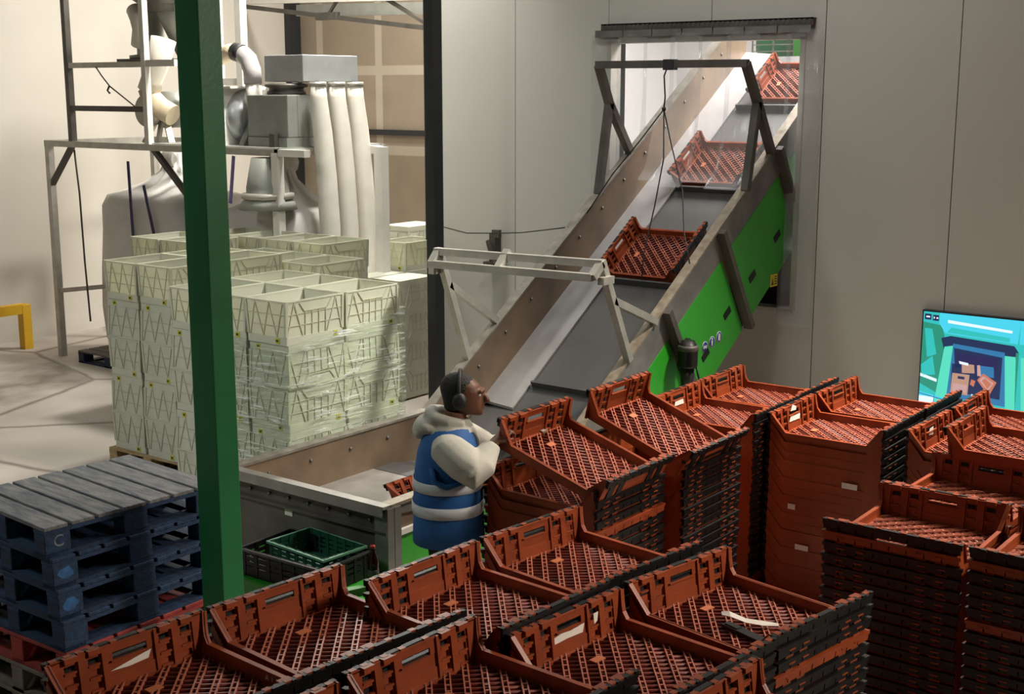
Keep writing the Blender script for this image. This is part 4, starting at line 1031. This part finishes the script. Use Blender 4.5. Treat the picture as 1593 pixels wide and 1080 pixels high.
MB().box(-6.0, -5.9, 10.02, 10.1, 3.35, 3.44).build('clamp', M['rubber'], t)
t = thing('signal_wire', 'thin dark wire running along the panel wall to the conveyor', 'wire', (-8.5, 10.9, 1.7))
MB().tube([(-9.36, 10.95, 1.73), (-8.9, 10.9, 1.68), (-8.4, 10.8, 1.72), (-7.8, 10.4, 1.80), (-7.2, 10.0, 1.9), (-6.68, 9.6, 1.99)], .006, 5).build('wire', M['cable'], t)
t = thing('wall_bracket', 'small dark clamp bracket on the wall behind the guard gate', 'bracket', (-8.55, 10.95, 1.2))
MB().box(-8.60, -8.52, 10.90, 10.998, 1.40, 1.70).build('plate', M['dsteel'], t)
MB().bar((-8.62, 10.9, 1.62), (-8.50, 10.86, 1.38), .035).build('arm', M['dsteel'], t)
MB().box(-8.65, -8.47, 10.86, 10.998, 1.34, 1.40).build('foot', M['dsteel'], t)
MB().box(-8.55, -8.46, 10.88, 10.93, 1.66, 1.74).build('head', M['dsteel'], t)

# clear strip curtain
cur = thing('strip_curtain', 'clear plastic strip curtain on a dark perforated rail over the conveyor opening', 'curtain', (-6.17, YW - .05, 3.7))
mb = MB(); mb.box(-7.24, -5.05, YW - .075, YW - .0, 3.785, 3.80); mb.box(-7.24, -5.05, YW - .075, YW - .065, 3.74, 3.80)
for k in range(44): mb.box(-7.23 + k * .0498, -7.205 + k * .0498, YW - .079, YW - .074, 3.752, 3.79)
mb.build('perforated_rail', M['dsteel'], cur)
for k in range(7):
    x = -7.31 + k * .322
    MB().box(x, x + .31, YW - .072, YW - .062, 3.675, 3.742).build('hanger_plate', M['steel'], cur)
xs0, xs1, ns = -7.33, -4.98, 8
sw_ = (xs1 - xs0) / ns
for k in range(ns):
    xa, xb = xs0 + k * sw_ - .02, xs0 + (k + 1) * sw_ + .02
    yo_ = YW - .055 - (.008 if k % 2 else 0)
    if xb > XL + .1 and xa < XR - .1:      # strips that lie on the belt, pushed forward by the trays
        e = .06 if k % 2 else .0
        prof = [(yo_, 3.70), (yo_ - .006, 3.3), (yo_ - .02, 3.0), (yo_ - .06, 2.75), (yo_ - .16, bz(yo_ - .16) + .24), (yo_ - .30 - e, bz(yo_ - .30 - e) + .20)]
    else:
        zb = 1.07 if xb > XR else 1.0
        prof = [(yo_, 3.70), (yo_ - .005, 3.0), (yo_ + .005, 2.2), (yo_, 1.6), (yo_ - .004, zb)]
    mb = MB(); nseg = 8; rows = []
    for (yy, zz) in prof:
        row = []
        for q in range(nseg + 1):
            u = q / nseg; row.append(mb.bm.verts.new((xa + (xb - xa) * u, yy - .010 * math.sin(math.pi * u) * (1 if k % 2 else -.6), zz)))
        rows.append(row)
    for r0, r1_ in zip(rows[:-1], rows[1:]):
        for q in range(nseg): mb.face([r0[q], r0[q + 1], r1_[q + 1], r1_[q]], True)
    o = mb.build('strip', M['pvc'], cur); sl = o.modifiers.new('thickness', 'SOLIDIFY'); sl.thickness = .003

# green machine in the room beyond
t = thing('sorting_machine', 'green machine housing with wire grille in the bright room beyond the curtain', 'machine', (-6.0, 13.4, 0))
MB().box(-6.27, -5.5, 13.1, 13.9, 2.9, 4.2).build('housing', M['green'], t, bevel=.02)
mb = MB()
for k in range(11): mb.bar((-6.75, 13.12, 3.30 + k * .07), (-6.27, 13.12, 3.30 + k * .07), .012)
for k in range(3): mb.bar((-6.75 + k * .24, 13.13, 3.25), (-6.75 + k * .24, 13.13, 4.05), .016)
mb.build('wire_grille', M['galv'], t)
MB().box(-6.80, -6.27, 13.3, 13.9, 3.2, 4.2).build('rear_guard', M['green_col'], t)
for x, y in ((-6.7, 13.8), (-5.6, 13.8), (-6.7, 13.3), (-5.6, 13.2)): MB().box(x - .05, x + .05, y - .05, y + .05, 0, 3.2 if x < -6 else 2.9).build('leg', M['green'], t)

# ------------------------------------------------------------------ base ledge, crates and bottle before the hopper
t = thing('machine_base', 'bright green steel ledge at the foot of the hopper with a latch arm', 'ledge', (-5.6, 5.4, 0))
MB().box(-6.30, -4.98, 5.06, 5.64, 0, .28).build('block', M['green'], t, bevel=.01)
MB().bar((-5.12, 5.02, .36), (-4.98, 5.40, .36), .05, .05).build('latch_arm', M['green'], t)
MB().box(-5.16, -5.06, 4.98, 5.06, .28, .37).build('latch_block', M['black'], t)
MB().bar((-5.30, 5.02, .32), (-5.12, 5.02, .36), .05, .05).build('latch_handle', M['green'], t)
def crate(label, cx, cy, z, lx, ly, h, rz, mat, rim, slots=True):
    t = thing('crate', label, 'crate', (cx, cy, z)); t.rotation_euler = (0, 0, R(rz))
    a, b = lx / 2, ly / 2; mb = MB(); th = .008
    mb.box(-a + th, a - th, -b + th, b - th, 0, .008)
    for s in (-1, 1):
        y0, y1 = sorted((s * b, s * (b - th)))
        x0, x1 = sorted((s * a, s * (a - th)))
        for k in range(5):
            z0 = h * k / 5; z1 = h * (k + 1) / 5 - (.010 if slots and k in (1, 2, 3) else 0)
            mb.box(-a, a, y0, y1, z0, z1); mb.box(x0, x1, -b, b, z0, z1)
        for k in range(-3, 4):
            mb.box(k * a / 3.2 - .014, k * a / 3.2 + .014, y0 - .003, y1 + .003, 0, h)
            if abs(k) < 3: mb.box(x0 - .003, x1 + .003, k * b / 2.4 - .014, k * b / 2.4 + .014, 0, h)
    o = bpy.data.objects.new('body', mb.mesh('body', mat)); COL.objects.link(o); o.parent = t
    mb = MB(); r = .014
    mb.box(-a - r, a + r, -b - r, -b + .006, h - .014, h); mb.box(-a - r, a + r, b - .006, b + r, h - .014, h)
    mb.box(-a - r, -a + .006, -b, b, h - .014, h); mb.box(a - .006, a + r, -b, b, h - .014, h)
    o = bpy.data.objects.new('rim', mb.mesh('rim', rim)); COL.objects.link(o); o.parent = t
    return t
crate('black plastic crate on the green ledge beside the column', -5.63, 5.32, .285, .66, .42, .17, 2, M['black'], P('worn_black_rim', (.05, .05, .05), .3))
crate('dark green plastic crate with pale green rim nested in the black crate', -5.57, 5.36, .345, .50, .32, .145, -4, M['dgreen'], M['lgreen'])
t = thing('bottle', 'dark drink bottle with red cap on the green ledge', 'bottle', (-5.16, 5.42, .282))
MB().lathe([(0, .285), (.030, .285), (.034, .295), (.034, .38), (.031, .40), (.034, .42), (.033, .45), (.022, .49), (.013, .515), (.013, .53), (0, .53)], (-5.16, 5.42, 0), 18).build('bottle_body', M['cola'], t)
MB().lathe([(.0345, .36), (.0352, .361), (.0352, .40), (.0345, .401)], (-5.16, 5.42, 0), 18).build('bottle_label', P('bottle_label_film', (.10, .085, .08), .3, var=.4, scale=60), t)
MB().lathe([(0, .528), (.016, .528), (.016, .548), (0, .548)], (-5.16, 5.42, 0), 14).build('cap', M['cap'], t)

# ------------------------------------------------------------------ wall screen
TX0, TX1, TZ0, TZ1 = -3.94, -2.30, .43, 1.352
t = thing('wall_screen', 'large flat wall screen showing trays in a machine hopper from above', 'screen', (-3.1, YW - .05, .9))
MB().box(TX0, TX1, YW - .06, YW - .002, TZ0, TZ1).build('screen_body', M['tvbody'], t, bevel=.004)
em = [EM('screen_dark', (.012, .03, .10), 1), EM('screen_teal', (.03, .55, .52), 1.0), EM('screen_grass', (.02, .30, .20), 1.0), EM('screen_cyan', (.06, .62, .80), 1.1),
      EM('screen_mint', (.10, .75, .55), 1.0), EM('screen_tan', (.52, .30, .22), 1), EM('screen_orange', (.60, .19, .11), 1), EM('screen_white', (.75, .88, .95), 1.1), EM('screen_blue', (.03, .20, .42), 1), EM('screen_pink', (.60, .36, .36), 1), EM('screen_deep', (.02, .02, .10), 1)]
mb = MB(); lay = [0]
def quad(mi, pts, lvl):
    # pts in screen fractions, u to the right 0..1, v down 0..1
    mb.mi = mi; y = YW - .0605 - .0003 * lvl
    f = [mb.bm.verts.new((TX0 + .012 + u * .5 * (TX1 - TX0 - .024), y, TZ1 - .014 - v * (TZ1 - TZ0 - .03))) for u, v in pts]
    mb.face(f)
def rect(mi, u0, v0, u1, v1, lvl): quad(mi, [(u0, v0), (u1, v0), (u1, v1), (u0, v1)], lvl)
rect(1, 0, 0, 2, 1, 0)
quad(4, [(1.02, .34), (1.14, .34), (1.2, .84), (1.06, .84)], 4); quad(2, [(1.2, .15), (2, .2), (2, .8), (1.25, .75)], 1); quad(3, [(1, 0), (1.3, 0), (1.25, .2), (1, .22)], 2); quad(3, [(1, .9), (2, .84), (2, 1), (1, 1)], 8); quad(7, [(1.1, .9), (1.5, .88), (1.5, .97), (1.1, .98)], 9)
quad(2, [(0, .10), (.20, .12), (.26, .30), (.20, .78), (0, .70)], 1)
quad(1, [(.02, .16), (.10, .16), (.16, .40), (.06, .44)], 2); quad(1, [(.0, .52), (.12, .42), (.16, .60), (.02, .62)], 2)
quad(7, [(0, .60), (.18, .64), (.18, .67), (0, .63)], 2)
quad(3, [(.17, 0), (1, 0), (.98, .22), (.24, .19), (.17, .10)], 2)
quad(7, [(.26, .06), (.92, .10), (.92, .125), (.26, .09)], 3); quad(1, [(.30, .13), (.9, .17), (.9, .21), (.26, .18)], 3)
quad(0, [(.20, .24), (.30, .21), (.95, .24), (1, .30), (1, .36), (.27, .34), (.24, .36)], 3)
quad(4, [(.24, .32), (.33, .30), (.29, .82), (.17, .82)], 4)
quad(4, [(.86, .34), (.97, .34), (1, .84), (.90, .84)], 4); quad(2, [(.97, .3), (1, .3), (1, .84), (.995, .84)], 4)
quad(8, [(.33, .28), (.86, .31), (.90, .82), (.29, .80)], 4)
quad(0, [(.34, .32), (.84, .36), (.84, .50), (.36, .50)], 5); quad(10, [(.37, .36), (.80, .38), (.80, .48), (.38, .47)], 6)
quad(0, [(.33, .47), (.84, .50), (.84, .76), (.33, .74)], 5)
quad(5, [(.34, .56), (.52, .56), (.51, .76), (.33, .75)], 7); quad(9, [(.355, .66), (.50, .66), (.495, .74), (.35, .735)], 8); quad(0, [(.40, .585), (.47, .585), (.47, .61), (.40, .61)], 8)
quad(5, [(.43, .46), (.56, .46), (.57, .54), (.44, .55)], 7); quad(8, [(.60, .46), (.76, .46), (.77, .56), (.62, .56)], 7); quad(9, [(.59, .46), (.62, .455), (.64, .56), (.60, .56)], 8)
quad(6, [(.60, .60), (.66, .53), (.80, .60), (.73, .74)], 9); quad(9, [(.62, .60), (.66, .555), (.77, .61), (.72, .69)], 10); quad(6, [(.65, .60), (.68, .575), (.75, .62), (.71, .67)], 11)
quad(7, [(.40, .44), (.50, .45), (.50, .475), (.41, .465)], 9); quad(7, [(.55, .74), (.72, .77), (.71, .79), (.55, .765)], 9); quad(6, [(.54, .60), (.585, .61), (.57, .67), (.53, .65)], 9)
quad(1, [(.28, .79), (.90, .83), (.91, .88), (.29, .84)], 9)
quad(10, [(.515, .795), (.55, .80), (.55, .85), (.515, .845)], 10); quad(7, [(.525, .81), (.54, .812), (.54, .835), (.525, .832)], 11)
quad(3, [(0, .78), (1, .90), (1, 1), (0, 1)], 8); quad(7, [(0, .82), (.16, .82), (.15, .93), (0, .93)], 9); quad(7, [(.30, .85), (.52, .87), (.52, .97), (.28, .95)], 10)
quad(4, [(.17, .82), (.26, .83), (.26, .93), (.16, .92)], 10); quad(8, [(.16, .79), (.165, .79), (.165, 1), (.155, 1)], 11); quad(8, [(.0, .79), (.28, .83), (.28, .84), (0, .80)], 11); quad(4, [(.66, .9), (.74, .9), (.74, 1), (.65, 1)], 10)
quad(7, [(.56, .90), (.64, .91), (.63, .99), (.55, .98)], 10); quad(8, [(.74, .88), (.75, .88), (.75, 1), (.735, 1)], 11)
rect(10, .015, .02, .085, .075, 12); rect(10, .10, .025, .165, .08, 12)
rect(7, .03, .04, .07, .055, 13); quad(7, [(.11, .038), (.125, .052), (.11, .066)], 13); rect(7, .138, .046, .158, .060, 13)
o = mb.build('screen_picture', em, t); o['label'] = 'bright blue green picture of a hopper with orange trays'

# ------------------------------------------------------------------ worker
def worker():
    ROOT = (-4.60, 5.47, 0); ang = R(36)
    t = thing('person', 'person in a blue vest and pale hoodie with black ear defenders, lifting a tray', 'person', ROOT)
    t.rotation_euler = (0, 0, ang); t.scale = (1.13, 1.08, 1.0)
    def add(name, mb, mat, parent=t, sub=0, remesh=0, smooth=True):
        me = mb.mesh(name, mat); o = bpy.data.objects.new(name, me); COL.objects.link(o); o.parent = parent
        if remesh:
            r = o.modifiers.new('remesh', 'REMESH'); r.mode = 'VOXEL'; r.voxel_size = remesh; r.use_smooth_shade = True
            s_ = o.modifiers.new('smooth', 'SMOOTH'); s_.factor = .5; s_.iterations = sub or 4
        return o
    def ell(cx, cy, z, rx, ry, n=24, p=2.0, tilt=0.0):
        o = []
        for k in range(n):
            a = 2 * math.pi * k / n; c, s_ = math.cos(a), math.sin(a)
            q = (abs(c) ** p + abs(s_) ** p) ** (-1 / p)
            o.append((cx + rx * q * c, cy + ry * q * s_, z + tilt * rx * q * c))
        return o
    # local frame: +x forwards (towards the tray), +y to the person's left; the camera sees the right side (-y)
    # --- body: legs, trunk, neck, head, arms, hands as one surface
    b = MB()
    for s in (-1, 1):
        b.tube([(-.02, s * .095, .82), (0, s * .10, .48), (-.02, s * .105, .09)], [.085, .06, .045], 14)
        b.tube([(-.05, s * .105, .05), (.16, s * .12, .035)], [.045, .035], 10)
    b.loft([ell(-.02, 0, .80, .11, .16), ell(-.01, 0, 1.0, .10, .145), ell(0, 0, 1.2, .115, .165), ell(0, 0, 1.30, .10, .17), ell(.0, 0, 1.36, .06, .09)])
    b.tube([(.01, 0, 1.33), (.035, 0, 1.44)], [.058, .055], 14)
    # head, looking forwards and a little down
    HX, HZ = .065, 1.525
    hr = []
    for z, x0, rx, ry in ((-.105, .052, .030, .026), (-.095, .045, .055, .045), (-.07, .030, .074, .058), (-.035, .012, .088, .068), (0, .0, .097, .074), (.035, -.004, .099, .077), (.07, -.010, .092, .074), (.098, -.016, .072, .060), (.118, -.02, .038, .034)):
        hr.append(ell(HX + x0, 0, HZ + z, rx, ry, 24, 2.2, -.06))
    b.loft(hr)
    b.tube([(HX + .090, 0, HZ + .022), (HX + .112, 0, HZ - .004), (HX + .120, 0, HZ - .022), (HX + .10, 0, HZ - .034)], [.011, .015, .019, .012], 10)   # nose
    b.tube([(HX + .088, -.05, HZ + .034), (HX + .101, 0, HZ + .036), (HX + .088, .05, HZ + .034)], [.010, .012, .010], 8)                                 # brow
    b.tube([(HX + .086, -.022, HZ - .062), (HX + .100, 0, HZ - .060), (HX + .086, .022, HZ - .062)], [.009, .012, .009], 8)                               # lips
    b.ball((HX + .075, 0, HZ - .095), (.026, .024, .018), 10, 6)                                                                                          # chin
    for s in (-1, 1): b.ball((HX - .012, s * .080, HZ - .005), (.020, .010, .032), 10, 7)
    # arms: right (towards the camera) and left, both reaching to the raised end of the tray
    hands = {}
    for s, sh, el, wr, hd in ((-1, (.0, -.185, 1.285), (.135, -.265, 1.16), (.215, -.125, 1.285), (.243, -.092, 1.305)), (1, (.0, .185, 1.285), (.19, .28, 1.12), (.335, .25, 1.24), (.37, .245, 1.25))):
        b.tube([sh, el, wr], [.052, .043, .030], 12)
        d = (Vector(hd) - Vector(wr)).normalized(); w0 = Vector(wr)
        side = d.cross(Vector((0, 0, 1))).normalized(); upv = side.cross(d)
        palm = []
        for tt, hw, hh in ((0, .026, .020), (.03, .038, .016), (.07, .042, .014), (.095, .038, .012)):
            c = w0 + d * tt; palm.append([c + side * hw * math.cos(a) + upv * hh * math.sin(a) for a in [2 * math.pi * k / 12 for k in range(12)]])
        b.loft(palm)
        for k, ln in enumerate((.062, .072, .068, .052)):
            o_ = w0 + d * .088 + side * (-.030 + .020 * k)
            p1 = o_ + d * ln * .5 + upv * .004; p2 = p1 + d * ln * .32 - upv * .020; p3 = p2 - upv * .026 - d * .008
            b.tube([o_, p1, p2, p3], [.0105, .0098, .009, .0075], 8)
        o_ = w0 + d * .03 + side * (.034 * s * -1)
        b.tube([o_, o_ + side * (-s) * .022 + d * .025, o_ + side * (-s) * .026 + d * .055 - upv * .012], [.0125, .011, .009], 8)
    add('body', b, M['skin'], remesh=.0062, sub=3)
    # --- eyes
    for s in (-1, 1):
        e = MB().ball((HX + .082, s * .033, HZ + .012), (.012, .014, .009), 10, 7); eo = add('eye', e, M['eye'])
        add('iris', MB().ball((HX + .092, s * .034, HZ + .012), (.004, .006, .006), 8, 6), M['hair'], eo)
    # --- hair: short cap
    h = MB(); hh = []
    for z, x0, rx, ry in ((-.075, -.045, .045, .058), (-.03, -.030, .066, .073), (.015, -.028, .078, .081), (.05, -.022, .090, .083), (.085, -.022, .084, .074), (.112, -.024, .062, .055), (.130, -.026, .030, .028)):
        hh.append(ell(HX + x0, 0, HZ + z, rx, ry, 24, 2.1))
    h.loft(hh); add('hair', h, M['hair'], remesh=.007)
    # --- ear defenders
    ed = MB(); pts = []
    for k in range(13):
        a = math.pi * k / 12; pts.append((HX - .012, .098 * math.cos(a), HZ + .01 + .138 * math.sin(a)))
    ed.tube(pts, .009, 8); edo = add('ear_defenders', ed, M['rubber'])
    for s in (-1, 1):
        c = MB(); c.lathe([(0, 0), (.030, 0), (.040, .006), (.041, .022), (.034, .036), (.018, .042), (0, .043)], (0, 0, 0), 20, 'y')
        for v in c.bm.verts:
            v.co = Vector((HX - .010 + v.co.x * .85, s * (.078 + v.co.y), HZ - .008 + v.co.z * 1.18))
        add('ear_cup', c, M['rubber'], edo)
    # --- trousers and boots
    for s in (-1, 1): pass
    tr_ = MB()
    for s in (-1, 1): tr_.tube([(-.02, s * .085, .86), (-.01, s * .10, .62), (.0, s * .105, .46), (-.02, s * .11, .10)], [.105, .092, .078, .068], 16)
    tr_.loft([ell(-.02, 0, .78, .12, .175), ell(-.02, 0, .95, .125, .17)])
    add('trousers', tr_, M['trouser'], remesh=.012)
    for s in (-1, 1):
        bo = MB(); bo.tube([(-.03, s * .11, .14), (-.03, s * .11, .06)], [.062, .062], 14); bo.tube([(-.07, s * .11, .045), (.06, s * .115, .045), (.19, s * .125, .035)], [.05, .052, .036], 12)
        add('boot', bo, M['rubber'], remesh=.01)
    # --- hoodie: trunk, sleeves, hood
    ho = MB()
    ho.loft([ell(-.01, 0, .88, .150, .185), ell(-.01, 0, 1.05, .148, .182), ell(0, 0, 1.22, .142, .195), ell(0, 0, 1.30, .120, .185), ell(.005, 0, 1.365, .085, .105), ell(.015, 0, 1.39, .072, .075)])
    for s, sh, el, wr in ((-1, (.0, -.175, 1.275), (.135, -.262, 1.165), (.212, -.130, 1.28)), (1, (.0, .175, 1.275), (.19, .275, 1.115), (.335, .25, 1.235))):
        sh, el, wr = Vector(sh), Vector(el), Vector(wr)
        pts = [sh + Vector((-.01, -s * .04, .02)), sh, sh.lerp(el, .35), sh.lerp(el, .7), el, el.lerp(wr, .25), el.lerp(wr, .5), el.lerp(wr, .8), wr]
        ho.tube(pts, [.070, .092, .098, .098, .094, .084, .070, .056, .048], 16)
        for q in (.2, .55, .85):       # soft folds across the sleeve
            c = sh.lerp(el, q); ho.tube([c + Vector((-.05, s * .02, .03)), c + Vector((0, s * .062, .0)), c + Vector((.04, s * .02, -.05))], [.02, .050, .02], 8)
    add('hoodie', ho, M['hood'], remesh=.009, sub=6)
    hd_ = MB()      # hood lying on the back and round the neck
    hd_.tube([(.075, -.03, 1.375), (.06, -.08, 1.39), (.0, -.10, 1.405), (-.06, -.085, 1.42), (-.09, -.035, 1.43), (-.09, .035, 1.43), (-.06, .085, 1.42), (.0, .10, 1.405), (.06, .08, 1.39), (.075, .03, 1.375)], [.018, .026, .030, .034, .036, .036, .034, .030, .026, .018], 12)
    hd_.ball((-.10, 0, 1.365), (.075, .125, .055), 16, 9); hd_.ball((-.145, 0, 1.335), (.04, .085, .055), 14, 8); hd_.loft([ell(.0, 0, 1.33, .13, .165), ell(.0, 0, 1.375, .105, .125), ell(.01, 0, 1.40, .085, .10)])
    hd_.tube([(.095, -.025, 1.37), (.135, -.045, 1.29), (.145, -.05, 1.2)], [.022, .02, .012], 8)
    add('hood', hd_, M['hood'], remesh=.008, sub=5)
    # --- vest: sleeveless shell with arm holes left by the sleeves
    vrings = [ell(-.01, 0, .70, .178, .200, 32, 2.3), ell(-.01, 0, .80, .176, .204, 32, 2.3), ell(-.012, 0, .92, .172, .205, 32, 2.3), ell(-.012, 0, 1.03, .168, .204, 32, 2.3), ell(-.01, 0, 1.13, .163, .206, 32, 2.3), ell(-.005, 0, 1.22, .155, .206, 32, 2.3), ell(.0, 0, 1.30, .134, .190, 32, 2.3), ell(.003, 0, 1.35, .110, .150, 32, 2.2), ell(.003, 0, 1.378, .094, .116, 32, 2.1)]
    v = MB(); v.loft(vrings, caps=False)
    vo = add('vest', v, M['vest']); so = vo.modifiers.new('thickness', 'SOLIDIFY'); so.thickness = .004
    def band(z0, z1, name, mat, d=.004, k0=0, k1=32):
        def ring(z):
            zs = [.70, .80, .92, 1.03, 1.13, 1.22, 1.30, 1.35, 1.378]
            for i in range(8):
                if zs[i] <= z <= zs[i + 1]:
                    f = (z - zs[i]) / (zs[i + 1] - zs[i]); return [Vector(vrings[i][k]).lerp(Vector(vrings[i + 1][k]), f) for k in range(32)]
        out = MB(); rr = []
        for z in (z0, (z0 + z1) / 2, z1):
            c = Vector((-.01, 0, z)); rr.append([p + (p - c).normalized() * d for p in ring(z)])
        vs = [[out.bm.verts.new(p) for p in r] for r in rr]
        for a, b_ in zip(vs[:-1], vs[1:]):
            for k in range(k0, k1): out.face([a[k % 32], a[(k + 1) % 32], b_[(k + 1) % 32], b_[k % 32]], True)
        o = add(name, out, mat, vo); s_ = o.modifiers.new('thickness', 'SOLIDIFY'); s_.thickness = .003; s_.offset = 1
        return o
    band(.875, .94, 'reflective_band', M['refl']); band(1.015, 1.075, 'reflective_band', M['refl'])
    band(1.075, 1.16, 'reflective_strip', M['refl'], .004, 28, 30); band(1.075, 1.16, 'reflective_strip', M['refl'], .004, 3, 5)
    band(1.085, 1.15, 'pale_blue_pocket', M['idblue'], .005, 30, 31)
    band(.72, 1.16, 'vest_edge', M['black'], .003, 31, 33)
    # raised edge below the arm hole, in the vest colour
    lin = MB(); lin.tube([(-.075, -.205, 1.17), (-.06, -.225, 1.10), (.0, -.228, 1.07), (.07, -.215, 1.09)], [.012, .016, .016, .010], 8); add('arm_hole_edge', lin, M['vest'], vo)
worker()
